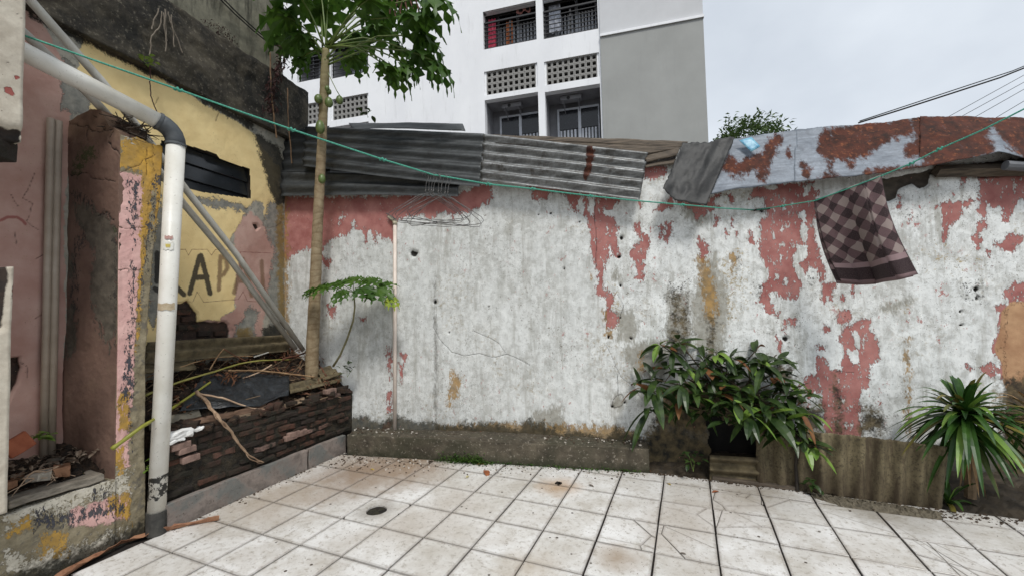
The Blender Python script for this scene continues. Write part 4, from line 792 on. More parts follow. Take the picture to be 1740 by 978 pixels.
# ------------------------------------------------------------------ tree beyond the roof, cables
def leaf_blade(b, p, d, n_, l, w_, droop=.25, fold=.25, seg=4):
    d = Vector(d).normalized(); n_ = Vector(n_); sdv = d.cross(n_)
    sdv = sdv.normalized() if sdv.length > 1e-4 else Vector((1, 0, 0)); up = sdv.cross(d).normalized(); vs = []; fs = []
    for i in range(seg+1):
        t = i/seg; wd = w_*.5*math.sin(math.pi*min(1, (t*.92+.06)))**.8 if 0 < i < seg else (.001 if i == seg else w_*.06)
        c = Vector(p)+d*l*t*(1-.15*droop*t)+Vector((0, 0, -1))*droop*l*t*t+up*0
        vs += [c-sdv*wd+up*fold*wd, c, c+sdv*wd+up*fold*wd]
    for i in range(seg): fs += [(3*i, 3*i+1, 3*i+4, 3*i+3), (3*i+1, 3*i+2, 3*i+5, 3*i+4)]
    b.add(vs, fs)
def leaf_mat(name, c1, c2, c3=None, rough=.42, scale=9, trans=.12):
    s = NT(name, rough); oi = s.N.new('ShaderNodeObjectInfo').outputs['Random']; c = s.mix(s.rng(s.noise(scale, 4, .6, glob=True), .35, .65), c1, c2); c = s.mix(s.rng(oi, 0, 1, 0, .5), c, c1)
    if c3: c = s.mix(s.rng(oi, .84, .9), c, c3)
    m = s.out(c, s.noise(60, 3, .6), .001, .3); s.b.inputs['Specular IOR Level'].default_value = .35
    tr = s.N.new('ShaderNodeBsdfTranslucent'); s.l(c, tr.inputs['Color']); ms = s.N.new('ShaderNodeMixShader'); ms.inputs[0].default_value = trans
    s.l(s.b.outputs[0], ms.inputs[1]); s.l(tr.outputs[0], ms.inputs[2]); s.l(ms.outputs[0], s.N['Material Output'].inputs['Surface']); return m
ftree = leaf_mat('far_leaf', hexl(62, 84, 44), hexl(98, 120, 62), trans=.2); bark = simple('bark', hexl(72, 60, 46), hexl(104, 90, 70), 20, bd=.01)
c0 = atD(1272, 232, 9.); tr_ = thing('tree', 'dark bushy tree crown showing above the roof beside the apartment block', 'tree', (c0.x, c0.y, 0))
b = MB(); b.tube([(c0.x, c0.y, -.1), (c0.x+.05, c0.y, 2), (c0.x, c0.y, c0.z-.4)], [.13, .1, .06], 8); b.build('trunk', bark, tr_)
b = MB()
for k in range(2300):
    a = rnd.uniform(0, 6.283); e = math.asin(rnd.uniform(-1, 1)); r = rnd.uniform(.55, 1.)*(1+.22*math.sin(3*a+2*e)+.12*math.sin(7*a))
    p = c0+Vector((math.cos(a)*math.cos(e)*.78*r, math.sin(a)*math.cos(e)*.7*r, math.sin(e)*.52*r-.12)); dv = Vector((rnd.uniform(-1, 1), rnd.uniform(-1, 1), rnd.uniform(-.4, 1)))
    leaf_blade(b, p, dv, (rnd.uniform(-1, 1), rnd.uniform(-1, 1), 1), rnd.uniform(.09, .15), .04, .2, .3, 2)
b.build('crown', ftree, tr_)
cab = simple('black_cable', hexl(26, 25, 24), hexl(40, 38, 36), 9)
def cable(pts, r, label, grp=None):
    P = [atD(x, y, d) for x, y, d in pts]; b = MB(); b.tube(P, r, 6); return tag(b.build('power_cable', cab), label, 'cable', grp)
cable([(1459, 209, 8.), (1530, 187, 8.), (1620, 158, 8.), (1700, 132, 8.), (1800, 92, 8.)], .016, 'thick black overhead cable slanting up from the rusty roof')
cable([(1461, 206, 7.9), (1540, 180, 7.9), (1640, 147, 7.9), (1720, 121, 7.9), (1800, 88, 7.9)], .010, 'second black cable twisted close above the thick overhead one')
for k, p in enumerate([[(1600, 205, 9), (1740, 128, 9), (1800, 92, 9)], [(1625, 203, 9), (1740, 140, 9), (1800, 106, 9)], [(1650, 203, 9), (1740, 152, 9), (1800, 118, 9)], [(1688, 203, 9), (1740, 172, 9), (1800, 135, 9)]]):
    cable(p, .006, ['topmost of the thin overhead wires above the rusty roof end', 'second thin overhead wire from the top above the rusty roof', 'third thin overhead wire from the top above the rusty roof', 'lowest and steepest thin overhead wire near the right edge'][k], 'thin overhead wires')

# ------------------------------------------------------------------ roof edge over the wall
def lerp_path(pts, n_):
    P = np.array(pts, float); s = np.r_[0, np.cumsum(np.hypot(*(P[1:]-P[:-1]).T))]; t = np.linspace(0, s[-1], n_); return np.stack([np.interp(t, s, P[:, 0]), np.interp(t, s, P[:, 1])], -1)
def sheet(name, top, bot, offt, offb, mat, waves=0, amp=.009, nu_=60, nv_=50, vertical=False, attr_polys=None, parent=None, wob=.006, th=.0015, seed=0, proj=None, fray=0.):
    """metal sheet between two photo-point edges, laid on real planes parallel to the wall; corrugated across (or along) it"""
    A = lerp_path(top, nu_); B_ = lerp_path(bot, nu_); pj = proj or atB
    TA = [pj(x, y, offt) for x, y in A]; TB = [pj(x, y, offb) for x, y in B_]
    V = []; 
    for j in range(nv_):
        t = j/(nv_-1)
        for i in range(nu_):
            s = i/(nu_-1); p = TA[i].lerp(TB[i], t); tdir = (TB[i]-TA[i]).normalized(); udir = (TA[min(i+1, nu_-1)]-TA[max(i-1, 0)]).normalized(); n_ = tdir.cross(udir).normalized()
            if n_.dot(Vector((BN[0], BN[1], 0))) < 0: n_ = -n_
            ph = (s if vertical else t)*waves*2*math.pi
            w_ = float(fbm(np.array([s*4+seed]), np.array([t*3+seed*2]))[0]-.5)*2*wob
            p = p+n_*(amp*math.sin(ph)*(1 if waves else 0)+w_)
            if fray and (j in (0, nv_-1)): p = p+Vector((0, 0, (rnd.random()-.5)*fray))
            if fray and (i in (0, nu_-1)): p = p+udir*(rnd.random()-.5)*fray
            V.append(p)
    N_ = nu_*nv_; fs = []
    for j in range(nv_-1):
        for i in range(nu_-1): fs.append((j*nu_+i, (j+1)*nu_+i, (j+1)*nu_+i+1, j*nu_+i+1))
    k = Vector((BN[0], BN[1], 0))*-th; V2 = [p+k for p in V]
    fs2 = [tuple(N_+q for q in f[::-1]) for f in fs]
    rim = list(range(nu_))+[j*nu_+nu_-1 for j in range(1, nv_)]+[(nv_-1)*nu_+i for i in range(nu_-2, -1, -1)]+[j*nu_ for j in range(nv_-2, 0, -1)]
    fs3 = [(rim[(i+1) % len(rim)], N_+rim[(i+1) % len(rim)], N_+rim[i], rim[i]) for i in range(len(rim))]
    b = MB(); b.add(V+V2, fs+fs2+fs3); o = b.build(name, mat, parent, smooth=True)
    if attr_polys:
        P = np.array([tuple(v) for v in V+V2]); px, py = toPx(P)
        for nm, polys, sf in attr_polys:
            a = o.data.attributes.new(nm, 'FLOAT', 'POINT'); a.data.foreach_set('value', np.clip(poly_field(px, py, polys, sf)*1.35, 0, 1).astype(np.float32))
    return o
def metal_mat(name, c1, c2, dirt, rough=.5, metal=.35, rust=False, streak=(1, 1, 6)):
    s = NT(name, rough); c = s.mix(s.rng(s.noise(5, 6, .65, stretch=streak), .35, .65), c1, c2); c = s.mix(s.rng(s.noise(9, 6, .7), .55, .68, 0, .8), c, dirt); c = s.mix(s.rng(s.noise(44, 5, .75), .4, .66, 0, .5), c, dirt); f = None
    if rust:
        n = s.noise(17, 9, .78, stretch=(1, 1, .45)); v = s.math('ADD', s.attr('m_rust'), s.math('MULTIPLY', s.math('SUBTRACT', n, .5), 2.8)); f = s.math('MULTIPLY', s.rng(v, .36, .68), s.math('GREATER_THAN', s.attr('m_rust'), .01))
        rc = s.mix(s.rng(s.noise(14, 6, .7), .35, .6), hexl(44, 26, 20), hexl(84, 43, 29)); rc = s.mix(s.rng(s.noise(30, 5, .7), .56, .68), rc, hexl(128, 76, 48)); c = s.mix(f, c, rc)
        s.l(s.rng(f, 0, 1, metal, 0), s.b.inputs['Metallic']); s.l(s.rng(f, 0, 1, rough, .92), s.b.inputs['Roughness'])
    else: s.b.inputs['Metallic'].default_value = metal
    return s.out(c, s.noise(36, 6, .7), .003, .6)
dk = metal_mat('old_zinc', hexl(50, 53, 54), hexl(82, 85, 86), hexl(50, 50, 50), .55); dk2 = metal_mat('old_zinc_dark', hexl(40, 43, 44), hexl(60, 63, 64), hexl(40, 40, 40), .6)
zn = metal_mat('worn_zinc', hexl(86, 88, 88), hexl(150, 152, 152), hexl(60, 52, 42), .45, .4, True); rz = metal_mat('rusty_zinc', hexl(98, 105, 114), hexl(138, 146, 156), hexl(92, 98, 106), .6, .12, True)
wood = simple('weathered_board', hexl(58, 50, 42), hexl(106, 94, 80), 9, stretch=(1, 1, 9), bd=.01)
tag(sheet('roof_sheet', [(484, 222), (560, 214)], [(478, 292), (560, 292)], -.02, .06, dk2, 4, .012, 20, 40), 'darkest corrugated sheet tucked in the left corner behind the papaya trunk', 'roof sheet')
tag(sheet('roof_sheet', [(478, 290), (640, 294), (782, 300)], [(476, 333), (640, 331), (778, 334)], .05, .1, dk, 2, .013, 60, 26, seed=2), 'narrow lower corrugated strip under the grey sheet at the left end of the wall', 'roof sheet')
tag(sheet('roof_sheet', [(520, 215), (680, 221), (823, 227)], [(514, 282), (650, 300), (815, 318)], -.01, .13, dk, 5, .014, 70, 60, seed=3), 'dark grey corrugated roof sheet above the hangers with a torn right edge', 'roof sheet')
tag(sheet('roof_sheet', [(822, 228), (960, 243), (1101, 259)], [(816, 306), (950, 322), (1087, 340)], -.01, .14, zn, 5, .02, 70, 60, attr_polys=[('m_rust', [[(998, 250), (1012, 255), (1006, 268), (998, 265)], [(996, 270), (1008, 273), (1004, 282), (997, 280)], [(994, 285), (1003, 287), (996, 306), (992, 300)], [(1003,240),(1010,262),(1000,300),(994,305),(1000,262)]], 3)], seed=4), 'brown-grey corrugated roof sheet with three rust spots in the middle of the wall', 'roof sheet')
tag(sheet('ridge_cap', [(592, 209), (690, 209), (786, 210)], [(598, 219), (690, 219), (791, 223)], -.25, -.12, dk, 0, 0, 30, 6, wob=.01), 'flat bent metal strip lying on top of the left roof sheets', 'metal strip')
for k, (t_, b_, of, lb) in enumerate([([(822, 229), (1000, 234), (1170, 241)], [(822, 236), (1000, 243), (1160, 252)], (-.04, -.02), 'long thin weathered board along the roof edge above the rust-spotted sheet'), ([(840, 236), (1000, 243), (1160, 251)], [(842, 243), (1000, 254), (1100, 262)], (-.02, .0), 'second weathered board just under the long one on the roof edge'), ([(1096, 260), (1156, 250)], [(1098, 276), (1150, 264)], (-.02, .03), 'short stacked board end beside the black plastic flap'), ([(1096, 276), (1150, 265)], [(1096, 285), (1146, 278)], (-.02, .05), 'lowest short pale board end beside the black plastic flap')]):
    tag(sheet('roof_board', t_, b_, of[0], of[1], wood, 0, 0, 24, 4, wob=.004, th=.02, seed=k+6, fray=.006), lb, 'board')
RUST = [[(1225,290),(1240,266),(1250,280),(1276,268),(1298,258),(1306,240),(1330,230),(1317,254),(1313,268),(1306,287),(1295,305),(1287,287),(1265,295),(1247,292)],
 [(1392,246),(1400,225),(1457,212),(1545,203),(1552,228),(1515,235),(1493,250),(1468,268),(1442,272),(1418,266),(1413,300),(1407,275),(1394,261)],
 [(1545,200),(1652,190),(1690,205),(1676,232),(1686,254),(1652,270),(1615,283),(1580,284),(1575,265),(1541,265),(1545,246),(1562,238)],[(1680,200),(1760,200),(1800,230),(1740,252),(1721,254),(1699,226)],[(1468,294),(1582,280),(1582,287),(1470,302)],[(1365,280),(1376,288),(1372,303),(1363,298)],[(1338,250),(1341,250),(1340,265)],[(1395,300),(1420,297),(1420,304),(1395,306)],[(1240,298),(1246,298),(1246,304)],[(1442,274),(1450,274),(1448,282)],[(1720,240),(1800,250),(1800,275),(1740,268)]]
RP = [('m_rust', RUST, 14)]
tag(sheet('flashing_sheet', [(1225, 241), (1260, 233), (1330, 224), (1354, 221)], [(1200, 331), (1260, 320), (1310, 314), (1356, 309)], -.05, .16, rz, 0, 0, 50, 30, attr_polys=RP, wob=.012, seed=11, fray=.004), 'galvanised flashing sheet with small rust patches and a blue scrap', 'roof sheet')
tag(sheet('flashing_sheet', [(1350, 221), (1420, 215), (1500, 207), (1566, 199)], [(1350, 310), (1400, 305), (1470, 298), (1566, 284)], -.06, .165, rz, 0, 0, 70, 36, attr_polys=RP, wob=.014, seed=12, fray=.004), 'middle flashing sheet with a broad brown rust stain above the towel', 'roof sheet')
tag(sheet('flashing_sheet', [(1562, 200), (1640, 196), (1700, 198), (1820, 206)], [(1562, 284), (1616, 276), (1660, 266), (1700, 256), (1750, 270), (1830, 290)], -.06, .17, rz, 0, 0, 70, 36, attr_polys=RP, wob=.022, seed=13, fray=.004), 'rightmost flashing sheet almost wholly rusted with a bent lower edge', 'roof sheet')
tp = simple('black_plastic', hexl(30, 30, 30), hexl(54, 54, 53), 6, rough=.6, bd=.02, bs=.5)
tag(sheet('plastic_flap', [(1160, 243), (1205, 240), (1249, 234)], [(1126, 322), (1148, 341), (1200, 349)], .02, .2, tp, 0, 0, 30, 34, wob=.03, seed=14, fray=.01), 'dark plastic flap hanging over the wall between corrugated sheet and rusty flashing', 'plastic sheet')
blu = simple('blue_wrapper', hexl(70, 140, 176), hexl(140, 190, 206), 30, rough=.4)
tag(sheet('blue_scrap', [(1256, 239), (1277, 233)], [(1277, 258), (1292, 249)], .035, .075, blu, 0, 0, 6, 6, wob=.006, seed=15), 'small blue plastic scrap stuck on the galvanised flashing', 'scrap')
bb = MB(); p0, p1 = atB(1590, 291, .04), atB(1860, 286, .04); bb.tube([p0, p1], .045, 4); tag(bb.build('roof_beam', wood), 'dark timber under the rusted right end of the roof', 'beam')
bb = MB(); p0, p1 = atB(1708, 281, .13), atB(1850, 290, .13); bb.tube([p0, p1], .032, 10); tag(bb.build('gutter_pipe', simple('grey_plastic', hexl(88, 90, 94), hexl(110, 112, 116), 8, rough=.5)), 'short grey pipe tucked under the rusty roof at the right edge', 'pipe')
b = MB(); q = [BW0-E1*.9, BW0+E1*2.6, BW0+E1*5.7]; zs = [2.74, 2.44, 2.42]
for (a_, c_), (z1_, z2_) in zip(zip(q, q[1:]), zip(zs, zs[1:])):
    b.prism([(a_[0]-BN[0]*.1, a_[1]-BN[1]*.1, z1_), (c_[0]-BN[0]*.1, c_[1]-BN[1]*.1, z2_), (c_[0]-BN[0]*2.4, c_[1]-BN[1]*2.4, z2_-.1), (a_[0]-BN[0]*2.4, a_[1]-BN[1]*2.4, z1_-.1)], (0, 0, .02))
for u_ in (-.88, 5.62):
    a_ = BW0+E1*u_; b.prism([(a_[0]-BN[0]*.2, a_[1]-BN[1]*.2, -.1), (a_[0]-BN[0]*2.3, a_[1]-BN[1]*2.3, -.1), (a_[0]-BN[0]*2.3, a_[1]-BN[1]*2.3, 2.28), (a_[0]-BN[0]*.2, a_[1]-BN[1]*.2, 2.38)], (E1[0]*.06, E1[1]*.06, 0))
a_ = BW0-E1*.88-BN*2.36; c_ = BW0+E1*5.66-BN*2.36; b.prism([(a_[0], a_[1], -.1), (c_[0], c_[1], -.1), (c_[0], c_[1], 2.25), (a_[0], a_[1], 2.25)], (-BN[0]*.05, -BN[1]*.05, 0))
tag(b.build('shed', dk2), 'low shed whose roof sheets rest on the peeling back wall', 'shed')
# ------------------------------------------------------------------ pipes
pvc = NT('white_pvc', .42); _c = pvc.mix(pvc.rng(pvc.noise(5, 5, .6, glob=True), .4, .7), hexl(226, 224, 216), hexl(206, 202, 190)); _c = pvc.mix(pvc.rng(pvc.noise(70, 4, .7, glob=True), .64, .67, 0, .6), _c, hexl(120, 112, 100))
_sp = pvc.N.new('ShaderNodeSeparateXYZ'); pvc.l(pvc.gpos, _sp.inputs[0]); _n = pvc.noise(26, 5, .7, glob=True)
_f = pvc.math('MULTIPLY', pvc.math('MULTIPLY', pvc.math('GREATER_THAN', _sp.outputs[2], .2), pvc.math('LESS_THAN', _sp.outputs[2], .34)), pvc.math('GREATER_THAN', _n, .5)); _c = pvc.mix(_f, _c, hexl(60, 60, 58))
_c = pvc.mix(pvc.rng(pvc.math('ADD', _sp.outputs[2], pvc.math('MULTIPLY', _n, .3)), .1, .35, .55, 0), _c, hexl(166, 152, 130)); pvc = pvc.out(_c, _n, .001, .2)
pvc2 = simple('grey_white_pvc', hexl(196, 194, 186), hexl(168, 164, 154), 9, rough=.5, stretch=(1, 1, .4), bd=.001, bs=.2)
gpv = simple('grey_pvc', hexl(66, 70, 74), hexl(84, 88, 90), 20, rough=.55, bd=.001, bs=.3)
dp = thing('drainpipe', 'thick white drainpipe with a grey elbow, sloping down and then running to the floor', 'pipe', (-1.2, -1.42, 0))
pe = atX(300, 222, -1.2); ps = atX(45, 91, -1.31); dv = (pe-ps).normalized(); pb0 = Vector((-1.2, -1.417, .1)); dd_ = (pb0-pe).normalized()
b = MB(); b.tube([ps-dv*.9, ps, pe-dv*.09], .0475, 24); b.build('sloping_pipe', pvc, dp, smooth=True)
b = MB(); b.tube([pe+dd_*.09, pe.lerp(pb0, .5), pb0+Vector((0, 0, .02))], [.049, .0455, .044], 24); b.build('downpipe', pvc, dp, smooth=True)
b = MB(); cpt = [pe-dv*.1]+[(pe-dv*.1).lerp(pe, t).lerp(pe.lerp(pe+dd_*.1, t), t) for t in (.2, .4, .6, .8)]+[pe+dd_*.1]; b.tube(cpt, [.0515]*6, 24); b.build('elbow', gpv, dp, smooth=True)
b = MB(); b.tube([pe-dv*.1, pe-dv*.085], .0545, 24); b.tube([pe+dd_*.085, pe+dd_*.1], .0545, 24); b.build('elbow_collar', gpv, dp, smooth=False)
b = MB(); b.tube([pb0+Vector((0, 0, .03)), pb0+Vector((0, 0, .0)), pb0-Vector((0, 0, .1))], .05, 20); b.build('coupling', simple('dirty_grey_pvc', hexl(42, 42, 40), hexl(70, 68, 64), 16), dp)
def patch_on_pipe(z, h, a0, a1, mat, name, rr=.0475):
    t = (pe.z-z)/(pe.z-pb0.z); c = pe.lerp(pb0, t); r = rr+(.044-.0485)*t; b = MB(); K = 10; vs = []
    for zz_ in (-h/2, h/2):
        for k in range(K):
            a = a0+(a1-a0)*k/(K-1); w_ = 1+.04*math.sin(k*2.1+zz_*90); vs.append(c+Vector((math.cos(a)*(r+.0045), math.sin(a)*(r+.0045), zz_*w_+.004*math.sin(k*1.7))))
    b.add(vs, [(k, k+1, K+k+1, K+k) for k in range(K-1)]); return b.build(name, mat, dp)
patch_on_pipe(1.685, .05, -1.25, -.2, simple('white_sticker', hexl(228, 228, 222), hexl(214, 210, 196), 60), 'sticker'); patch_on_pipe(1.685, .02, -.95, -.5, simple('yellow_sticker', hexl(204, 186, 96), hexl(190, 170, 90), 60), 'sticker', .049)
patch_on_pipe(1.735, .02, -1.1, -.3, simple('faded_red', hexl(176, 130, 122), hexl(196, 166, 156), 80), 'sticker', .0485); patch_on_pipe(1.32, .04, -1.6, .3, simple('brown_tape', hexl(164, 146, 118), hexl(188, 174, 148), 40), 'tape')
def pole(name, pts, r, mat, label, cat, group=None, seg=12, parent=None):
    b = MB(); b.tube(pts, r, seg); o = b.build(name, mat, parent, smooth=True); return tag(o, label, cat, group) if parent is None else o
pA0, pA1 = atD(44, -8, 2.05), atB(514, 592, .13); pB0, pB1 = atD(40, 48, 2.1), atB(504, 590, .15)
pA0 = pA0+(pA0-pA1)*.15; pB0 = pB0+(pB0-pB1)*.1
def pole_pts(P, d0, d1, x0): return [atD(x, y, 1/((1-(x-P[0][0])/(P[-1][0]-P[0][0]))/d0+(x-P[0][0])/(P[-1][0]-P[0][0])/d1)) for x, y in P]
dpo = float((np.array(atB(514, 592, .13))-CAM)@_F)
pole('plastic_pipe', pole_pts([(30, -24), (55, 5), (175, 141), (277, 271), (322, 330), (402, 432), (515, 594)], 2.05, dpo, 0), .022, pvc2, 'upper of two long thin white pipes leaning down into the corner by the papaya trunk', 'pipe', 'thin pipes leaning into the corner')
pole('plastic_pipe', pole_pts([(18, 36), (45, 60), (150, 160), (270, 290), (310, 344), (390, 440), (502, 592)], 2.1, dpo-.02, 0), .0225, pvc2, 'lower of two long thin pipes, passing behind the thick sloping drainpipe', 'pipe', 'thin pipes leaning into the corner')
cond = simple('beige_conduit', hexl(150, 136, 120), hexl(172, 158, 142), 5, rough=.5, bd=.001, bs=.2)
for x, r_, lb in ((84, .017, 'left of the two upright conduits between pink wall and partition stub'), (97, .0185, 'wider right upright conduit touching the partition stub')):
    p = atL(x, 300, .03); pole('conduit', [(p.x, p.y, .35), (p.x, p.y, 1.4), (p.x, p.y, 2.41)], r_, cond, lb, 'pipe', 'upright conduits beside the partition')
wpipe = thing('water_pipe', 'slim cream water pipe standing against the whitewashed wall under the hangers', 'pipe', tuple(atB(671, 737, .03)))
crm = simple('cream_pvc', hexl(226, 212, 200), hexl(208, 194, 182), 8, rough=.45, bd=.001, bs=.2); q0 = atB(671, 738, .032); q1 = atB(671, 378, .03)
b = MB(); b.tube([q0, q0.lerp(q1, .5), q1], .0165, 14); b.build('pipe', crm, wpipe, smooth=True)
b = MB(); b.tube([q1-Vector((0, 0, .02)), q1+Vector((0, 0, .012))], .021, 12); b.tube([q1+Vector((0, 0, .01)), q1+Vector((-.045, .0, .045)), q1+Vector((-.07, -.01, .06))], [.016, .018, .012], 8); b.build('tap', simple('tap_brass', hexl(150, 140, 112), hexl(188, 180, 160), 40, rough=.5), wpipe, smooth=True)
b = MB(); b.tube([q1+Vector((-.085, -.02, .09)), q1+Vector((-.03, -.02, .062)), q1+Vector((.02, -.02, .02))], .004, 5); b.build('tap_handle', gpv, wpipe)

# ------------------------------------------------------------------ clothesline, hangers, towel
rope_m = NT('green_rope', .7); _c = rope_m.mix(rope_m.rng(rope_m.noise(160, 3, .6), .4, .6), hexl(46, 128, 108), hexl(86, 168, 146)); rope_m = rope_m.out(_c, rope_m.noise(300, 2), .002, .8)
rw = atB(1283, 357, .02); dW = float((np.array(rw)-CAM)@_F)
def dpl(x):                                   # depth along the straight plan line of the left span
    a = np.array([-1.2, -2.0]); c_ = np.array([rw.x, rw.y]); r_ = ray(x, 300)[:2]; M_ = np.array([[r_[0], -(c_-a)[0]], [r_[1], -(c_-a)[1]]]); t, s = np.linalg.solve(M_, a-CAM[:2]); return t
RP_ = [(20, 53), (45, 62), (170, 106), (302, 152), (400, 187), (495, 220), (580, 248), (650, 271), (700, 286), (735, 297), (760, 301), (830, 313), (905, 321), (1003, 333), (1080, 341), (1160, 348), (1230, 354), (1283, 357)]
rp = [atD(x, y, dpl(x)) for x, y in RP_]
dE = 2.1
def dpr(x): t = (x-1283)/(1745-1283); return 1/((1-t)/dW+t/dE)
RQ = [(1283, 357), (1330, 350), (1385, 341), (1440, 321), (1500, 298), (1548, 278), (1595, 254), (1670, 221), (1745, 183), (1830, 140)]
rq = [atD(x, y, dpr(x)) for x, y in RQ]
rope = thing('clothesline', 'green twisted clothesline with knots stretched across the yard from left to right', 'clothesline', tuple(rw))
b = MB(); b.tube(rp, .0048, 6); b.build('rope', rope_m, rope, smooth=True)
b = MB(); b.tube(rq, .0042, 6); b.build('rope', rope_m, rope, smooth=True)
def knot(p, d, s=1.):
    b = MB(); d = d.normalized(); a = d.cross(Vector((0, 0, 1))).normalized(); c_ = d.cross(a)
    pts = [p+d*(t-.5)*.036*s+(a*math.cos(t*11)+c_*math.sin(t*11))*.0065*s for t in np.linspace(0, 1, 12)]
    b.tube(pts, .0058*s, 6); b.build('knot', rope_m, rope, smooth=True)
for i in (3, 5, 7, 11, 12, 13, 15): knot(rp[i], rp[i+1]-rp[i-1])
for i in (1, 5, 6): knot(rq[i], rq[i+1]-rq[i-1], .9)
b = MB(); b.tube([rw-Vector((BN[0], BN[1], 0))*.05, rw+Vector((BN[0], BN[1], 0))*.02], .006, 6); b.tube([rw+Vector((.0, 0, .0)), rw+Vector((.1, .01, .004))], .008, 6); tag(b.build('wall_hook', cab), 'small dark hook in the wall holding the middle of the clothesline', 'hook')
wire = simple('hanger_wire', hexl(66, 64, 62), hexl(112, 110, 108), 40, rough=.4, metal=.6, bd=.0005)
HG = [(723, .0, 1.0, .22, 'leftmost wire hanger, its end reaching past the tap'), (727, -.25, .96, .4, 'dark wire hanger second from the left of the bunch'), (733, .1, 1.0, -.1, 'wire hanger third from the left with a pale hook'), (738, .35, 1.02, .12, 'wire hanger in the middle of the bunch'),
      (744, -.1, 1., -.3, 'fifth wire hanger, turned a little away'), (750, .2, .98, .5, 'sixth wire hanger with its right end bunched'), (756, .05, 1.03, .05, 'wire hanger second from the right hanging lowest'), (762, .3, 1., .3, 'rightmost wire hanger of the bunch')]
rvec = Vector((CR[0], CR[1], 0)).normalized(); fvec = Vector((_F[0], _F[1], 0)).normalized()
for k, (x, tw, sc, yaw, lb) in enumerate(HG):
    ry = float(np.interp(x, [735, 760, 830], [297, 301, 313])); p = atD(x, ry, dpl(x)); a = yaw*1.5; ax = (rvec*math.cos(a)+fvec*math.sin(a)); tilt = tw*.22
    def H(u, v): u, v = u*math.cos(tilt)+v*math.sin(tilt), -u*math.sin(tilt)+v*math.cos(tilt); return p+ax*u*sc+Vector((0, 0, 1))*v*sc+fvec*(.008*math.sin(u*20))
    hook = [(-.018, -.012), (-.015, .006), (0, .014), (.015, .004), (.016, -.02), (.004, -.05), (0, -.09), (0, -.115)]
    sh = .225; bd_ = .012*math.sin(k*2.)
    body = [(0, -.115), (.04, -.128), (sh-.05, -.215), (sh-.012, -.24), (sh+.004, -.262), (sh-.012, -.28), (sh-.05, -.286), (0, -.292+bd_), (-sh+.05, -.286), (-sh+.012, -.28), (-sh-.004, -.262), (-sh+.012, -.24), (-sh+.05, -.215), (-.04, -.128), (0, -.115)]
    b = MB(); b.tube([H(*q) for q in hook], .0019, 5); b.tube([H(*q) for q in body], .0019, 5, caps=False); b.tube([H(.003, -.09), H(-.004, -.1), H(.004, -.11), H(0, -.12)], .003, 5)
    tag(b.build('wire_hanger', wire, smooth=True), lb, 'hanger', 'wire hangers on the clothesline')
# towel
ts = NT('towel_cloth', .95)
uvn = ts.N.new('ShaderNodeUVMap'); sp = ts.N.new('ShaderNodeSeparateXYZ'); ts.l(uvn.outputs[0], sp.inputs[0]); U__, V__ = sp.outputs[0], sp.outputs[1]
nz = ts.math('MULTIPLY', ts.math('SUBTRACT', ts.noise(9, 3, .6), .5), .32)
a_ = ts.math('ADD', ts.math('ADD', ts.math('MULTIPLY', U__, 3.0), ts.math('MULTIPLY', V__, 4.1)), nz); b_ = ts.math('ADD', ts.math('SUBTRACT', ts.math('MULTIPLY', U__, 3.0), ts.math('MULTIPLY', V__, 4.1)), 20.)
def par(v): return ts.math('LESS_THAN', ts.math('FRACT', ts.math('MULTIPLY', v, 1.)), .5)
pa, pb_ = par(a_), par(b_); both = ts.math('MULTIPLY', pa, pb_); none = ts.math('MULTIPLY', ts.math('SUBTRACT', 1., pa), ts.math('SUBTRACT', 1., pb_))
DKP, MID, LGT = hexl(42, 22, 28), hexl(98, 74, 77), hexl(150, 135, 130)
c = ts.mix(both, MID, DKP); c = ts.mix(none, c, LGT)
c = ts.mix(ts.math('GREATER_THAN', V__, .775), c, hexl(148, 124, 126)); c = ts.mix(ts.math('GREATER_THAN', V__, .83), c, DKP); c = ts.mix(ts.math('GREATER_THAN', V__, .965), c, hexl(120, 96, 98))
edge_ = ts.math('MAXIMUM', ts.math('LESS_THAN', U__, .012), ts.math('GREATER_THAN', U__, .985)); c = ts.mix(edge_, c, hexl(52, 40, 42)); c = ts.mix(ts.rng(ts.noise(420, 3, .7), .4, .7, 0, .14), c, hexl(190, 178, 172), 'MIX')
tow_m = ts.out(c, ts.noise(500, 3, .8), .004, .9)
ET = [atD(x, y, dpr(x)) for x, y in ((1385, 340.5), (1410, 333), (1440, 320.5), (1470, 310), (1497, 299))]
dl, dr_ = dpr(1385)-.06, dpr(1500)-.10
EBp = [atD(1430, 478, dl), atD(1460, 481, dl-.02), atD(1495, 479, dl-.05), atD(1530, 473, dr_), atD(1557, 466, dr_)]
def curve(P, t): P = [np.array(p) for p in P]; n_ = len(P)-1; k = min(int(t*n_), n_-1); f = t*n_-k; f = f*f*(3-2*f)*.5+f*.5; return P[k]*(1-f)+P[k+1]*f
def towel_pt(u, v, back=False):
    p = curve(ET, u)*(1-v)+curve(EBp, u)*v; p = p+np.array(CR)*(-.022*math.sin(math.pi*v))
    s = .018*math.sin(u*8+v*2.5)*v+.010*math.sin(u*17+1+2*v)*(v*.8+.1)+.004*math.sin(u*31+v*5); off = s+(.012+.02*v if back else 0)
    return p+_F*off+np.array([0, 0, .007*(1-v)**8])+(np.array([0, 0, -.012])*v if back else 0)
nU, nV = 34, 44; b = MB(); uv = []
for back in (False, True):
    vs = [];
    for j in range(nV):
        for i in range(nU): vs.append(towel_pt(i/(nU-1), j/(nV-1), back)); uv.append((i/(nU-1), j/(nV-1)))
    fs = [(j*nU+i, (j+1)*nU+i, (j+1)*nU+i+1, j*nU+i+1) for j in range(nV-1) for i in range(nU-1)]
    b.add(vs, [f[::-1] for f in fs] if back else fs)
N_ = nU*nV; b.f += [(i, i+1, N_+i+1, N_+i) for i in range(nU-1)]; b.mi += [0]*(nU-1)
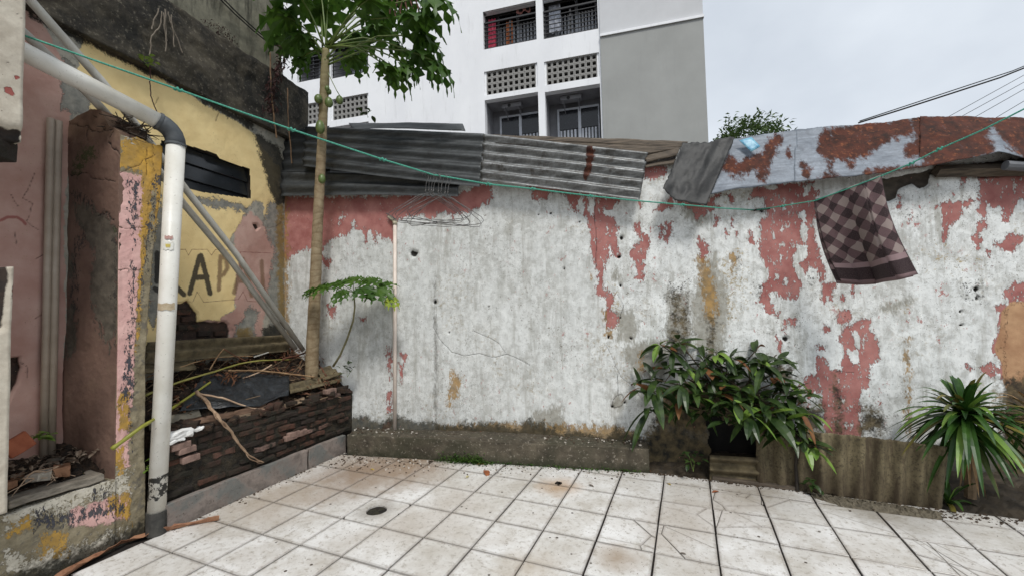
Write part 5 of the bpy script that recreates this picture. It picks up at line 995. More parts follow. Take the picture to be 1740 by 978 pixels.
tw_ = b.build('towel', tow_m, smooth=True); ul = tw_.data.uv_layers.new(name='UVMap'); li = np.empty(len(tw_.data.loops), int); tw_.data.loops.foreach_get('vertex_index', li); ul.data.foreach_set('uv', np.array(uv)[li].ravel())
sm_ = tw_.modifiers.new('thick', 'SOLIDIFY'); sm_.thickness = .005; tag(tw_, 'purple and beige checked towel hanging askew on the clothesline before the wall', 'towel')

# ------------------------------------------------------------------ papaya trees
pl_m = leaf_mat('papaya_leaf', hexl(52, 84, 28), hexl(88, 120, 44), rough=.45, scale=6, trans=.35); pl_y = leaf_mat('papaya_leaf_yellow', hexl(150, 158, 40), hexl(90, 124, 40), rough=.5, scale=12)
pet_m = simple('petiole', hexl(78, 98, 42), hexl(108, 124, 60), 14, rough=.5); trk = NT('papaya_bark', .85)
_c = trk.mix(trk.rng(trk.noise(14, 6, .7), .35, .65), hexl(124, 106, 80), hexl(160, 144, 116)); _w = trk.N.new('ShaderNodeTexWave'); _w.bands_direction = 'Z'; _w.inputs['Scale'].default_value = 5; _w.inputs['Distortion'].default_value = 9; _w.inputs['Detail'].default_value = 3; trk.l(trk.pos, _w.inputs['Vector'])
_c = trk.mix(trk.rng(_w.outputs['Fac'], .05, .3, .34, 0), _c, hexl(104, 80, 52)); _sp = trk.N.new('ShaderNodeSeparateXYZ'); trk.l(trk.gpos, _sp.inputs[0]); _c = trk.mix(trk.rng(_sp.outputs[2], 2.6, 3.6, 0, .55), _c, hexl(110, 112, 66)); trk = trk.out(_c, _w.outputs['Fac'], .003, .35)
def papaya_leaf(b, P, out, nrm, size, droop=.6, lobes=9, fold=.1):
    """palmate leaf: each lobe a toothed strip either side of its midrib"""
    P = Vector(P); out = Vector(out); nrm = Vector(nrm).normalized(); out = (out-nrm*out.dot(nrm)).normalized(); sd_ = nrm.cross(out)
    for k in range(lobes):
        a = (k/(lobes-1)-.5)*2*R(150)+rnd.uniform(-.06, .06); L0 = size*(1.-.42*abs(k/(lobes-1)-.5)*2)*rnd.uniform(.9, 1.08); d = out*math.cos(a)+sd_*math.sin(a); s2 = nrm.cross(d); n_ = 11; vs = []; fs = []; tw = rnd.uniform(-.3, .3)
        for i in range(n_+1):
            t = i/n_; env = (.10+.34*math.sin(math.pi*min(1, t*1.02))**.9)*(1-t*.25); tooth = (1.5 if i % 3 == 2 else (.3 if i % 3 == 0 else .75)) if t > .3 else .85
            w_ = size*.5*env*tooth*(0 if i == n_ else 1); fw = .35 if (t > .3 and i % 3 == 2) else 0
            r_ = L0*t; c_ = P+d*r_*(1-.28*droop*t*t)-Vector((0, 0, 1))*droop*size*.75*t*t+nrm*fold*size*.0
            e_ = d*fw*size*.09; vs += [c_-s2*w_+e_+nrm*(w_*.25+tw*w_), c_, c_+s2*w_+e_+nrm*(w_*.25-tw*w_)]
        for i in range(n_): fs += [(3*i, 3*i+1, 3*i+4, 3*i+3), (3*i+1, 3*i+2, 3*i+5, 3*i+4)]
        b.add(vs, fs)
tb = atB(530, 612, .17); TP = [tb-Vector((0, 0, .3)), tb, atB(536, 480, .2), atB(539, 400, .23), atB(544, 300, .27), atB(549, 200, .32), atB(552, 130, .36), atB(554, 84, .38)]
pap = thing('papaya_tree', 'tall papaya tree with green fruit growing from the corner in front of the roof sheets', 'tree', tuple(tb))
n_ = 60; tpts = []; trs = []
for i in range(n_+1):
    t = i/n_*(len(TP)-1); k = min(int(t), len(TP)-2); f = t-k; tpts.append(TP[k].lerp(TP[k+1], f)); trs.append(float(np.interp(t, range(8), [.06, .056, .049, .045, .041, .037, .038, .03]))*(1+.035*math.sin(i*2.4)))
b = MB(); b.tube(tpts, trs, 16); b.build('trunk', trk, pap, smooth=True)
hub = TP[-1]; dH = float((np.array(hub)-CAM)@_F); frt = simple('papaya_fruit', hexl(74, 92, 48), hexl(104, 120, 66), 6, rough=.4, bd=.002)
for (x, y, r_, el, do) in [(541, 168, .034, 1.15, -.04), (559, 174, .034, 1.3, -.09), (577, 170, .031, 1.3, .0), (544, 216, .038, 1.55, -.06), (547, 304, .03, 1.4, -.07), (559, 156, .022, 1.2, .0), (556, 150, .02, 1.2, -.06)]:
    cp = atD(x, y, dH+do+.02); b = MB(); b.tube([cp+Vector((0, 0, z_*r_*el)) for z_ in np.linspace(-1, 1, 11)], [max(.002, r_*math.sqrt(max(0, 1-(z_*.98)**2))*(1-.12*z_)) for z_ in np.linspace(-1, 1, 11)], 12); b.build('fruit', frt, pap, smooth=True)
b = MB(); b.tube([hub.lerp(TP[-2], .8)+Vector((.02, 0, 0)), atD(572, 154, dH-.02), atD(577, 162, dH)], .004, 5); b.build('fruit_stalk', pet_m, pap)
LV = [(704, 30, -.1, .25, .7), (712, 92, .0, .2, .85), (745, 108, -.08, .17, 1.25), (676, 78, .15, .16, .8), (655, 112, -.1, .15, .7), (672, 118, .0, .17, 1.2), (738, -6, -.2, .22, 1.1), (640, 45, .2, .22, .7), (602, 62, .3, .2, .6), (515, 62, .1, .2, .7), (487, 28, .0, .22, .8),
      (512, 100, .25, .12, 1.2), (545, 22, .3, .22, .4), (625, 0, -.2, .25, .6), (668, -12, .15, .25, .7), (500, -18, -.15, .25, .6), (722, 62, .1, .2, 1.), (540, -40, .1, .28, .5), (700, -45, .05, .26, .7),
      (600, 98, .35, .16, .6), (506, 78, .35, .15, .8), (648, 22, .5, .22, .5), (690, 110, -.05, .13, 1.2), (560, -10, .5, .28, .4), (480, 60, .4, .15, .8)]
for k, (x, y, do, sz, dr) in enumerate(LV):
    P = atD(x, y, dH+do); a0 = hub+Vector((rnd.uniform(-.02, .02), rnd.uniform(-.02, .02), rnd.uniform(-.14, .08)-.03*(y > 60))); out = (P-a0); m_ = a0.lerp(P, .5)+Vector((0, 0, .13*out.length))
    b = MB(); b.tube([a0, a0.lerp(m_, .6)+Vector((0, 0, .01)), m_, m_.lerp(P, .6)+Vector((0, 0, .01)), P], [.009, .0075, .0065, .006, .005], 6); b.build('petiole', pet_m, pap, smooth=True)
    o2 = Vector((out.x, out.y, out.z*.3)).normalized(); nrm = Vector((o2.x*.45*dr, o2.y*.45*dr, 1))+Vector((rnd.uniform(-.25, .25), rnd.uniform(-.25, .25), 0))
    b = MB(); papaya_leaf(b, P, o2, nrm, sz*1.42, dr, 8); b.build('leaf', pl_m, pap)
dry = simple('dried_leaf', hexl(58, 30, 24), hexl(98, 56, 36), 30)
for k in range(7):
    x = 664+k*9; P = atD(x, -8+k % 3*4, dH-.05); b = MB(); pts = [P+Vector((math.sin(k+j)*.015, 0, -j*.035)) for j in range(6)]; b.tube(pts, [.004+.006*abs(math.sin(j*1.3+k)) for j in range(6)], 5); b.build('dead_leaf', dry, pap)
sp0 = atB(566, 622, .2); small = thing('papaya_seedling', 'young papaya with a bent green stem and flat crown of leaves by the wall pipe', 'plant', tuple(sp0))
spt = [sp0, atB(578, 603, .2), atB(590, 575, .22), atB(600, 545, .24), atB(603, 520, .25), atB(601, 496, .26)]
b = MB(); b.tube(spt, [.011, .0095, .009, .008, .007, .006], 8); b.build('stem', simple('young_stem', hexl(92, 90, 62), hexl(122, 116, 84), 20), small, smooth=True)
sd0 = float((np.array(spt[-1])-CAM)@_F)
for (x, y, do, sz, dr, yl) in [(572, 480, -.05, .12, .4, 0), (545, 486, -.05, .13, .6, 0), (600, 474, .0, .14, .2, 0), (625, 476, .0, .13, .3, 0), (640, 492, -.08, .15, .6, 0), (664, 505, -.1, .09, 1.1, 1), (617, 490, -.12, .13, .5, 0), (652, 482, .05, .11, .4, 0), (580, 495, -.14, .11, .7, 0), (528, 490, -.02, .08, .9, 0)]:
    P = atD(x, y, sd0+do); out = P-spt[-1]; b = MB(); b.tube([spt[-1], spt[-1].lerp(P, .5)+Vector((0, 0, .012)), P], .003, 5); b.build('petiole', pet_m, small)
    o2 = Vector((out.x, out.y, 0)).normalized(); b = MB(); papaya_leaf(b, P, o2, Vector((o2.x*.4*dr, o2.y*.4*dr, 1))+Vector((BN[0], BN[1], 0))*.45, sz*1.3, dr*.8, 9); b.build('leaf', pl_y if yl else pl_m, small)

# ------------------------------------------------------------------ shrub, dracaena, corrugated panel, hole
sl_m = leaf_mat('shrub_leaf', hexl(32, 50, 24), hexl(66, 86, 40), rough=.35, scale=14, trans=.12); sl_l = leaf_mat('shrub_leaf_light', hexl(92, 124, 50), hexl(126, 150, 66), rough=.35, scale=14); sl_b = leaf_mat('shrub_leaf_brown', hexl(98, 62, 38), hexl(128, 88, 50), rough=.6, scale=14)
twig = simple('twig', hexl(70, 60, 44), hexl(98, 88, 66), 20, rough=.8)
def whorl(th, x, y, off, n_, size, wid, base, seed, lean=(0, 0, 0), light=.1, brown=.06):
    r_ = random.Random(seed); c_ = atB(x, y, off); mid = base.lerp(c_, .5)+Vector((r_.uniform(-.05, .05), r_.uniform(-.05, .05), .05))
    b = MB(); b.tube([base, mid, c_], [.009, .006, .004], 5); b.build('stem', twig, th)
    for k in range(n_):
        a = 2*math.pi*k/n_+r_.uniform(-.4, .4); el = r_.uniform(-.5, .75); d = Vector((math.cos(a)*math.cos(el)*.9, math.sin(a)*math.cos(el)*.9, math.sin(el)))+Vector((BN[0], BN[1], 0))*.3+Vector(lean)
        b = MB(); p = c_-Vector((0, 0, r_.uniform(0, .05))); leaf_blade(b, p+d.normalized()*.012, d, (r_.uniform(-.5, .5), r_.uniform(-.5, .5), 1), size*r_.uniform(.6, 1.2), wid*r_.uniform(.8, 1.25), r_.uniform(.05, .75), r_.uniform(.05, .4), 6)
        q = r_.random(); b.build('leaf', sl_b if q < brown else (sl_l if q < brown+light else sl_m), th)
sb0 = atB(1250, 712, .06); shrub = thing('shrub', 'broad leafy shrub sprouting from the foot of the wall above the dark hole', 'shrub', tuple(sb0))
CL = [(1238, 612, .12, 7, .15, 0), (1215, 605, .12, 6, .14, 1), (1248, 690, .4, 7, .15, 0), (1232, 712, .38, 5, .13, 0), (1275, 705, .42, 6, .15, 1), (1195, 612, .1, 6, .14, 0), (1118, 592, .1, 6, .15, 1), (1150, 585, .1, 6, .14, 0), (1285, 604, .1, 6, .15, 0), (1322, 610, .1, 6, .16, 0), (1085, 660, .16, 5, .17, 0), (1100, 700, .2, 4, .2, 0), (1365, 672, .16, 5, .16, 1), (1140, 602, .12, 7, .15, 0), (1112, 652, .16, 7, .17, 0), (1103, 672, .2, 5, .2, 0), (1160, 632, .2, 8, .17, 0), (1198, 626, .16, 7, .17, 0), (1232, 650, .22, 8, .16, 0), (1272, 622, .14, 8, .17, 0), (1300, 622, .2, 7, .18, 0), (1318, 640, .16, 6, .17, 0), (1215, 672, .28, 8, .16, 0), (1178, 672, .24, 8, .18, 0), (1258, 668, .3, 8, .15, 1), (1292, 678, .26, 8, .17, 0),
      (1338, 672, .2, 6, .17, 0), (1352, 692, .26, 7, .18, 0), (1300, 702, .34, 8, .2, 1), (1335, 712, .34, 8, .2, 1), (1150, 690, .22, 5, .17, 0), (1368, 752, .36, 7, .15, 1), (1345, 735, .34, 6, .16, 0), (1388, 765, .34, 5, .13, 1), (1240, 630, .14, 6, .14, 0), (1205, 650, .2, 6, .16, 0), (1275, 648, .18, 6, .16, 0), (1130, 630, .14, 5, .16, 0), (1320, 690, .3, 6, .17, 0), (1190, 700, .2, 6, .15, 0), (1225, 690, .34, 6, .13, 0), (1160, 655, .3, 6, .15, 0), (1340, 650, .14, 5, .15, 0), (1375, 705, .2, 5, .14, 0), (1310, 735, .3, 5, .14, 1)]
for k, (x, y, of, n_, sz, lt) in enumerate(CL):
    x = x+(1240-x)*.03; y = y-8; bs_ = sb0+Vector((rnd.uniform(-.1, .12), 0, rnd.uniform(-.05, .08)))*1.; whorl(shrub, x, y, of, n_+3, sz*1.15, sz*.31, bs_, 100+k, light=.3 if lt else .07, brown=.06)
b = MB(); b.tube([atZ(1356, 836, .0)+Vector((0, .02, 0)), atB(1352, 790, .33), atB(1356, 742, .34), atB(1345, 715, .3)], [.012, .011, .01, .007], 7); b.build('stem', simple('dark_stem', hexl(34, 28, 22), hexl(54, 46, 36), 20), shrub)
# corrugated fibre-cement panel
asb = NT('fibre_cement', .9); _c = asb.mix(asb.rng(asb.noise(8, 6, .65, stretch=(1, 1, .5)), .35, .65), hexl(86, 77, 56), hexl(126, 115, 88)); _c = asb.mix(asb.rng(asb.noise(60, 5, .75), .5, .62, 0, .8), _c, hexl(62, 54, 40))
_c = asb.mix(asb.rng(asb.noise(14, 5, .7, stretch=(1, 1, .12)), .5, .62, 0, .7), _c, hexl(58, 46, 32)); _sp = asb.N.new('ShaderNodeSeparateXYZ'); asb.l(asb.gpos, _sp.inputs[0]); _c = asb.mix(asb.rng(asb.math('ADD', _sp.outputs[2], asb.math('MULTIPLY', asb.noise(9, 5, .7), .25)), .1, .36, .75, 0), _c, hexl(60, 48, 34)); asb = asb.out(_c, asb.noise(50, 6, .7), .004, .7)
def projY(Y0):
    return lambda x, y, off: atY(x, y, Y0+off)
o = sheet('fibre_cement_sheet', [(1284, 724), (1440, 738), (1612, 758)], [(1286, 823), (1430, 845), (1600, 872)], .05, 0., asb, 9.5, .021, 160, 26, vertical=True, wob=.006, th=.006, seed=30, proj=projY(.47), fray=.004); tag(o, 'upright brown corrugated fibre-cement panel standing on the tile edge below the pink patch', 'panel')
asb2 = simple('old_fibre_cement', hexl(66, 57, 40), hexl(112, 100, 74), 14, bd=.004)
o = sheet('corrugated_piece', [(1206, 772), (1290, 777)], [(1206, 830), (1290, 838)], .0, -.04, asb2, 3, .02, 30, 40, wob=.004, th=.006, seed=31, proj=projY(.5)); tag(o, 'small corrugated piece lying crosswise below the black hole', 'panel')
b = MB(); p0, p1 = atZ(1213, 834, .0), atZ(1362, 846, .0); b.box((p0.x*.5+p1.x*.5, .465, .012), (p1.x-p0.x, .035, .022)); o = b.build('batten', wood, bevel=.003); tag(o, 'thin weathered batten on the tile edge under the corrugated piece', 'board')
b = MB(); U_, V_ = np.meshgrid(np.linspace(1.38, 4.6, 120), np.linspace(.456, 1.25, 30)); Zs = -.03+.09*np.clip((V_-.5)/.3, 0, 1)+(fbm(U_*9, V_*9)-.5)*.05+(fbm(U_*40, V_*40)-.5)*.02
P = np.stack([U_, V_, Zs], -1).reshape(-1, 3); idx = np.arange(120*30).reshape(30, 120); q = np.stack([idx[:-1, :-1], idx[:-1, 1:], idx[1:, 1:], idx[1:, :-1]], -1).reshape(-1, 4); b.add(P.tolist(), q.tolist()); tag(b.build('soil_bed', gm), kind='structure')
# strap-leaved plant
dr_m = leaf_mat('strap_leaf', hexl(34, 64, 26), hexl(66, 100, 38), hexl(112, 104, 50), rough=.35, scale=8, trans=.1); dr_l = leaf_mat('strap_leaf_light', hexl(92, 124, 52), hexl(120, 148, 66), rough=.35)
drb = simple('dry_strap', hexl(120, 92, 60), hexl(154, 128, 92), 14)
def strap_plant(th, c_, n_, ln, wd, seed, elr=(-.7, 1.25), brown=0., bias=None, light=.12):
    r_ = random.Random(seed)
    for k in range(n_):
        a = k*2.399+r_.uniform(-.3, .3); el = r_.uniform(*elr); L_ = ln*r_.uniform(.75, 1.1); d = Vector((math.cos(a)*math.cos(el), math.sin(a)*math.cos(el), math.sin(el)))
        if bias is not None: d = (d+Vector(bias)).normalized()
        s2 = d.cross(Vector((0, 0, 1))); s2 = s2.normalized() if s2.length > .05 else Vector((1, 0, 0)); vs = []; m_ = 9; dz = r_.uniform(.35, .75)*L_*(.5+.5*math.cos(el))
        for i in range(m_+1):
            t = i/m_; w_ = wd*(math.sin(math.pi*min(1, t*.8+.2))**.7)*(.0 if i == m_ else 1)*.5; p = c_+Vector((0, 0, r_.uniform(-.002, .002)-.04*(k/n_)))+d*L_*t*(1-.12*t)-Vector((0, 0, 1))*dz*t*t*.9; up = s2.cross(d); vs += [p-s2*w_+up*w_*.35, p, p+s2*w_+up*w_*.35]
        b = MB(); b.add(vs, [f for i in range(m_) for f in ((3*i, 3*i+1, 3*i+4, 3*i+3), (3*i+1, 3*i+2, 3*i+5, 3*i+4))]); b.build('leaf', drb if r_.random() < brown else (dr_l if r_.random() < light else dr_m), th)
dc = atB(1640, 700, .42); dg = Vector((dc.x+.02, dc.y+.05, .03)); drc = thing('strap_leaved_plant', 'large strap-leaved plant with arching green leaves at the right end of the wall', 'plant', tuple(dg))
b = MB(); b.tube([dg, dg.lerp(dc, .5)+Vector((.02, .02, 0)), dc], [.03, .026, .022], 8); b.build('stem', simple('palm_stem', hexl(92, 76, 56), hexl(126, 106, 80), 30), drc)
strap_plant(drc, dc, 120, .42, .036, 5, elr=(-.55, 1.35)); strap_plant(drc, dc-Vector((0, 0, .09)), 26, .34, .032, 15, elr=(-.9, .2))
strap_plant(drc, dc-Vector((0, 0, .1)), 10, .3, .02, 6, elr=(-1.5, -1.), brown=1.)
dc2 = atB(1762, 705, .5); dg2 = Vector((dc2.x, dc2.y, .03)); dr2 = thing('strap_leaved_plant', 'browner strap-leaved plant cut off by the right edge of the photo', 'plant', tuple(dg2))
b = MB(); b.tube([dg2, dc2], [.03, .024], 8); b.build('stem', simple('palm_stem', hexl(92, 76, 56), hexl(126, 106, 80), 30), dr2); strap_plant(dr2, dc2, 40, .42, .03, 9, brown=.3)
dc3 = atY(1612, 850, .55); dr3 = thing('strap_leaved_plant', 'small dark young strap-leaved plant at the foot of the big one', 'plant', tuple(dc3)); strap_plant(dr3, dc3, 13, .3, .026, 12, elr=(.2, 1.35))
def herb(name, c_, n_, r0, lsz, label, mat, seed, h=.05, cat='plant', w=.55):
    r_ = random.Random(seed); th = thing(name, label, cat, tuple(c_)); b = MB()
    for k in range(max(2, n_//5)): b.tube([c_, c_+Vector((r_.uniform(-r0, r0)*.6, r_.uniform(-r0, r0)*.6, h*r_.uniform(.5, 1)))], .0018, 4)
    b.build('stem', pet_m, th)
    for k in range(n_):
        b = MB(); p = c_+Vector((r_.uniform(-r0, r0), r_.uniform(-r0, r0)*.7, h*r_.uniform(.3, 1.1))); leaf_blade(b, p, (r_.uniform(-1, 1), r_.uniform(-1, 1), r_.uniform(-.2, .5)), (0, 0, 1), lsz*r_.uniform(.7, 1.2), lsz*w, .3, .2, 4); b.build('leaf', mat, th)
    return th
herb('weed', atB(1178, 800, .28), 16, .06, .05, 'small dark-leaved weed in the shade left of the black hole', sl_m, 1, .12)
herb('weed', atB(590, 640, .16), 14, .05, .06, 'little dark shrublet at the corner under the papaya seedling', sl_m, 2, .12)
herb('weed', atZ(1375, 838, .02)+Vector((.02, .03, 0)), 12, .04, .05, 'tiny green weed at the foot of the corrugated panel', sl_m, 3, .07)
herb('weed', Vector((-1.235, -1.43, .32)), 9, .03, .04, 'green sprig in the dark gap beside the drainpipe foot', sl_l, 4, .1)
herb('sprout', Vector(atX(72, 745, -1.5)), 12, .06, .06, 'bright green seedlings on the rubble behind the parapet', sl_l, 5, .03)
herb('weed', atL(252, 112, .1), 12, .05, .05, 'yellow-green sprout hanging on the dark concrete beam', sl_l, 6, .04)
herb('weed', atD(625, 200, 3.6), 6, .05, .07, 'small leaf tuft showing over the left roof sheets', sl_m, 8, .04)
# ------------------------------------------------------------------ things on the heap, litter, vines
def atHeap(x, y, up=.0):
    d = ray(x, y); t = 1.2
    while t < 4.5:
        p = CAM+d*t
        if p[0] < BX-.05 and p[2] < float(heap_h(np.array([p[0]]), np.array([p[1]]))[0])+up: return Vector(p)
        t += .012
    return Vector(CAM+d*3)
def drape(name, poly_top, poly_bot, mat, up, wob, nu_=36, nv_=20, label='', cat='', waves=0, amp=.01, seed=0, th=.002, vertical=False):
    A = lerp_path(poly_top, nu_); B_ = lerp_path(poly_bot, nu_); TA = [atHeap(x, y, up) for x, y in A]; TB = [atHeap(x, y, up) for x, y in B_]; V = []
    def smooth(T_):
        for _ in range(3): T_ = [T_[max(i-1, 0)]*.25+T_[i]*.5+T_[min(i+1, len(T_)-1)]*.25 for i in range(len(T_))]
        return T_
    TA, TB = smooth(TA), smooth(TB)
    for j in range(nv_):
        for i in range(nu_):
            s, t = i/(nu_-1), j/(nv_-1); p = TA[i].lerp(TB[i], t); w_ = float(fbm(np.array([s*6+seed]), np.array([t*4+seed]), 4)[0]-.5)*2*wob+(amp*math.sin(2*math.pi*waves*(s if vertical else t)) if waves else 0); V.append(p+Vector((.4*w_, -.2*w_, w_)))
    N_ = nu_*nv_; fs = [(j*nu_+i, (j+1)*nu_+i, (j+1)*nu_+i+1, j*nu_+i+1) for j in range(nv_-1) for i in range(nu_-1)]
    rim = list(range(nu_))+[j*nu_+nu_-1 for j in range(1, nv_)]+[(nv_-1)*nu_+i for i in range(nu_-2, -1, -1)]+[j*nu_ for j in range(nv_-2, 0, -1)]
    b = MB(); b.add(V+[p-Vector((0, 0, th)) for p in V], fs+[tuple(N_+q for q in f[::-1]) for f in fs]+[(rim[(i+1) % len(rim)], N_+rim[(i+1) % len(rim)], N_+rim[i], rim[i]) for i in range(len(rim))]); return tag(b.build(name, mat, smooth=True), label, cat)
bpl = simple('crumpled_black_plastic', hexl(24, 26, 29), hexl(46, 50, 54), 14, rough=.38, bd=.02, bs=.8)
drape('plastic_sheet', [(345, 634), (420, 630), (494, 638)], [(300, 700), (356, 690), (440, 690), (494, 668)], bpl, .085, .03, label='crumpled black plastic sheet spread over the heap in the planter', cat='plastic sheet', seed=3)
drape('corrugated_fragment', [(488, 652), (578, 632)], [(492, 668), (582, 646)], asb2, .09, .004, 40, 14, 'broken light corrugated fragment at the right end of the heap', 'panel', 1.5, .01, th=.006)
drape('corrugated_fragment', [(536, 628), (560, 620)], [(548, 646), (582, 634)], asb2, .12, .004, 20, 16, 'small pale corrugated fragment beside the papaya seedling', 'panel', 2.5, .008, th=.006)
drape('fibre_board', [(250, 716), (340, 692)], [(250, 730), (345, 704)], simple('pale_board', hexl(112, 106, 92), hexl(140, 132, 116), 18), .05, .006, 20, 8, 'grey weathered board edge below the plastic sheet', 'board', th=.012)
drape('plank', [(290, 716), (400, 698), (478, 676)], [(292, 724), (402, 706), (480, 684)], simple('rotten_plank', hexl(84, 62, 48), hexl(122, 96, 76), 22, stretch=(1, .2, 1), bd=.01), .06, .008, 30, 6, 'long rotten plank along the front edge of the brick planter', 'board', th=.02, seed=5)
drape('plank', [(400, 706), (470, 690), (520, 672)], [(402, 712), (472, 696), (522, 679)], simple('rotten_plank2', hexl(100, 82, 66), hexl(140, 120, 98), 22, stretch=(1, .2, 1), bd=.01), .05, .008, 24, 6, 'shorter pale plank splinter beside the long rotten plank', 'board', th=.012, seed=6)
lg_ = sheet('ledge_sheet', [(246, 582), (360, 574), (492, 568)], [(246, 618), (360, 608), (492, 596)], .05, .16, asb2, 2, .024, 60, 36, wob=.006, th=.006, seed=40, proj=atL); tag(lg_, 'long olive corrugated strip lying along the foot of the yellow wall', 'panel')
# a fallen corrugated sheet under it
lg2 = sheet('ledge_sheet', [(244, 618), (330, 612)], [(244, 634), (332, 628)], .14, .2, asb2, 1, .01, 30, 12, wob=.004, th=.006, seed=41, proj=atL); tag(lg2, 'short second corrugated strip below the olive one, next to the drainpipe', 'panel')
# white plaster lumps on the brick edge
wpl = simple('white_plaster', hexl(196, 194, 190), hexl(226, 226, 224), 30, bd=.006)
for k, (x, y, sx, sy) in enumerate([(304, 737, .15, .05), (332, 729, .07, .02), (297, 748, .1, .018)]):
    p = atX(x, y, BX+.008); subdiv_box((p.x, p.y, p.z), (.04, sx, sy), 6, wpl, 'plaster_lump', planter, .02, 26, k+60, bev=.006)
for k, (x, y) in enumerate([(318, 764), (308, 757), (325, 778), (563, 664), (500, 737), (512, 735), (495, 742)]):
    p = atX(x, y, BX+.012); o = subdiv_box((p.x-.02, p.y, p.z), (.06, .1, .04), 2, simple('pale_brick', hexl(100, 80, 72), hexl(146, 120, 108), 14, bd=.006), 'brick', planter, .006, 14, k+80)
for k in range(34):
    y = rnd.uniform(-1.35, .1); p = Vector((BX-.04+rnd.uniform(-.05, .03), y, top_z(y)+rnd.uniform(-.01, .03))); s_ = rnd.uniform(.03, .09)
    subdiv_box(p, (s_*.8, s_*1.3, s_*.45), 2, brick_m if k % 3 else hm_, 'brick', planter, s_*.16, 22, k+120, Matrix.Rotation(rnd.uniform(0, 3), 3, 'Z') @ Matrix.Rotation(rnd.uniform(-.4, .4), 3, 'X'))
# stalks
def stalk(pts, r0, r1, mat, label, cat='stalk', grp=None, seg=6, jit=.004, heap=True, name='dry_stalk'):
    P = []
    for q in pts:
        if heap: P.append(atHeap(q[0], q[1], q[2] if len(q) > 2 else .06))
        else: P.append(Vector(q))
    n_ = 22; b = MB(); pp = []; rr = []
    for i in range(n_+1):
        t = i/n_*(len(P)-1); k = min(int(t), len(P)-2); f = t-k; a_ = P[max(k-1, 0)]; b_ = P[k]; c_ = P[k+1]; d_ = P[min(k+2, len(P)-1)]
        q = .5*((2*b_)+(c_-a_)*f+(2*a_-5*b_+4*c_-d_)*f*f+(3*b_-a_-3*c_+d_)*f**3); pp.append(q+Vector((rnd.uniform(-jit, jit), rnd.uniform(-jit, jit), rnd.uniform(-jit, jit)))); rr.append((r0+(r1-r0)*i/n_)*(1+.12*math.sin(i*1.9)))
    b.tube(pp, rr, seg); return tag(b.build(name, mat, smooth=True), label, cat, grp)
gst = simple('green_stalk', hexl(132, 130, 62), hexl(164, 156, 86), 12, rough=.5); ost = simple('olive_stalk', hexl(120, 122, 40), hexl(150, 148, 60), 12, rough=.45); bst = simple('brown_stalk', hexl(122, 92, 62), hexl(168, 138, 104), 14); bei = simple('beige_stalk', hexl(160, 132, 108), hexl(192, 166, 140), 14)
stalk([(245, 672, .1), (300, 650, .12), (360, 632, .14), (425, 614, .14), (495, 610, .12)], .008, .006, gst, 'long yellow-green leaf stalk arching across the top of the heap', jit=.001)
x0_ = atX(190, 762, -1.16); x1_ = atX(245, 722, -1.14); x2_ = atHeap(300, 688, .12); x3_ = atHeap(358, 648, .14)
stalk([x0_, x1_, x2_, x3_], .012, .007, ost, 'thick olive leaf stalk sticking out left past the drainpipe', jit=.001, heap=False)
stalk([(388, 629, .16), (450, 630, .14), (535, 640, .12)], .006, .007, bst, 'brown stalk lying level across the heap towards the seedling', jit=.001)
stalk([(332, 668, .1), (380, 676, .1), (440, 695, .08), (478, 684, .08)], .007, .005, bei, 'beige bent stalk across the front of the black plastic', jit=.002)
stalk([(356, 628, .14), (368, 608, .2), (380, 592, .26)], .005, .004, bst, 'thin brown stalk rising to the peak of a bent twig', jit=.001); stalk([(380, 592, .26), (398, 603, .2), (418, 613, .14)], .004, .005, simple('red_brown_twig', hexl(92, 56, 40), hexl(120, 80, 58), 14), 'reddish twig sloping down right from the bent peak', jit=.001)
stalk([(412, 642, .1), (440, 632, .12), (462, 619, .14)], .005, .006, bei, 'short pale stick over the black plastic', jit=.001); stalk([(432, 606, .14), (456, 598, .16)], .005, .005, simple('pale_stick', hexl(170, 168, 162), hexl(190, 188, 180), 14), 'short whitish stick near the pipe feet', jit=.001)
stalk([(250, 640, .12), (310, 622, .16), (360, 608, .16), (430, 604, .14)], .004, .004, bst, 'thin dry stem behind the long yellow-green stalk', jit=.002); stalk([(440, 716, .05), (465, 696, .07)], .006, .003, bei, 'small splinter under the bent beige stalk', jit=.001)
stalk([(480, 612, .12), (520, 600, .14), (545, 620, .14), (560, 655, .12)], .01, .006, simple('reddish_dry', hexl(70, 40, 28), hexl(104, 62, 42), 26), 'dried reddish flower spray at the papaya foot', jit=.012)
frayed = simple('frayed_leaf', hexl(126, 100, 78), hexl(172, 146, 120), 26, stretch=(1, 1, .3), bd=.006)
hx = [atHeap(333, 665, .12), atHeap(352, 684, .1), atX(372, 708, BX+.07), atX(392, 735, BX+.06), atX(412, 762, BX+.05), atX(428, 776, BX+.05), atX(447, 784, BX+.04)]
th_ = stalk(hx, .012, .004, frayed, 'twisted frayed dry leaf hanging over the front of the brick planter', cat='dry leaf', heap=False, jit=.006, name='dry_leaf')
for k in range(2):
    stalk([p+Vector((.008*math.sin(i+k*2), .012*math.cos(i*1.7+k), .008*math.sin(i*2+k))) for i, p in enumerate(hx)], .006, .002, frayed, ['thin strip curling round the left side of the hanging dry leaf', 'thin strip curling round the right side of the hanging dry leaf'][k], cat='dry leaf', heap=False, jit=.005, name='dry_leaf_strip')
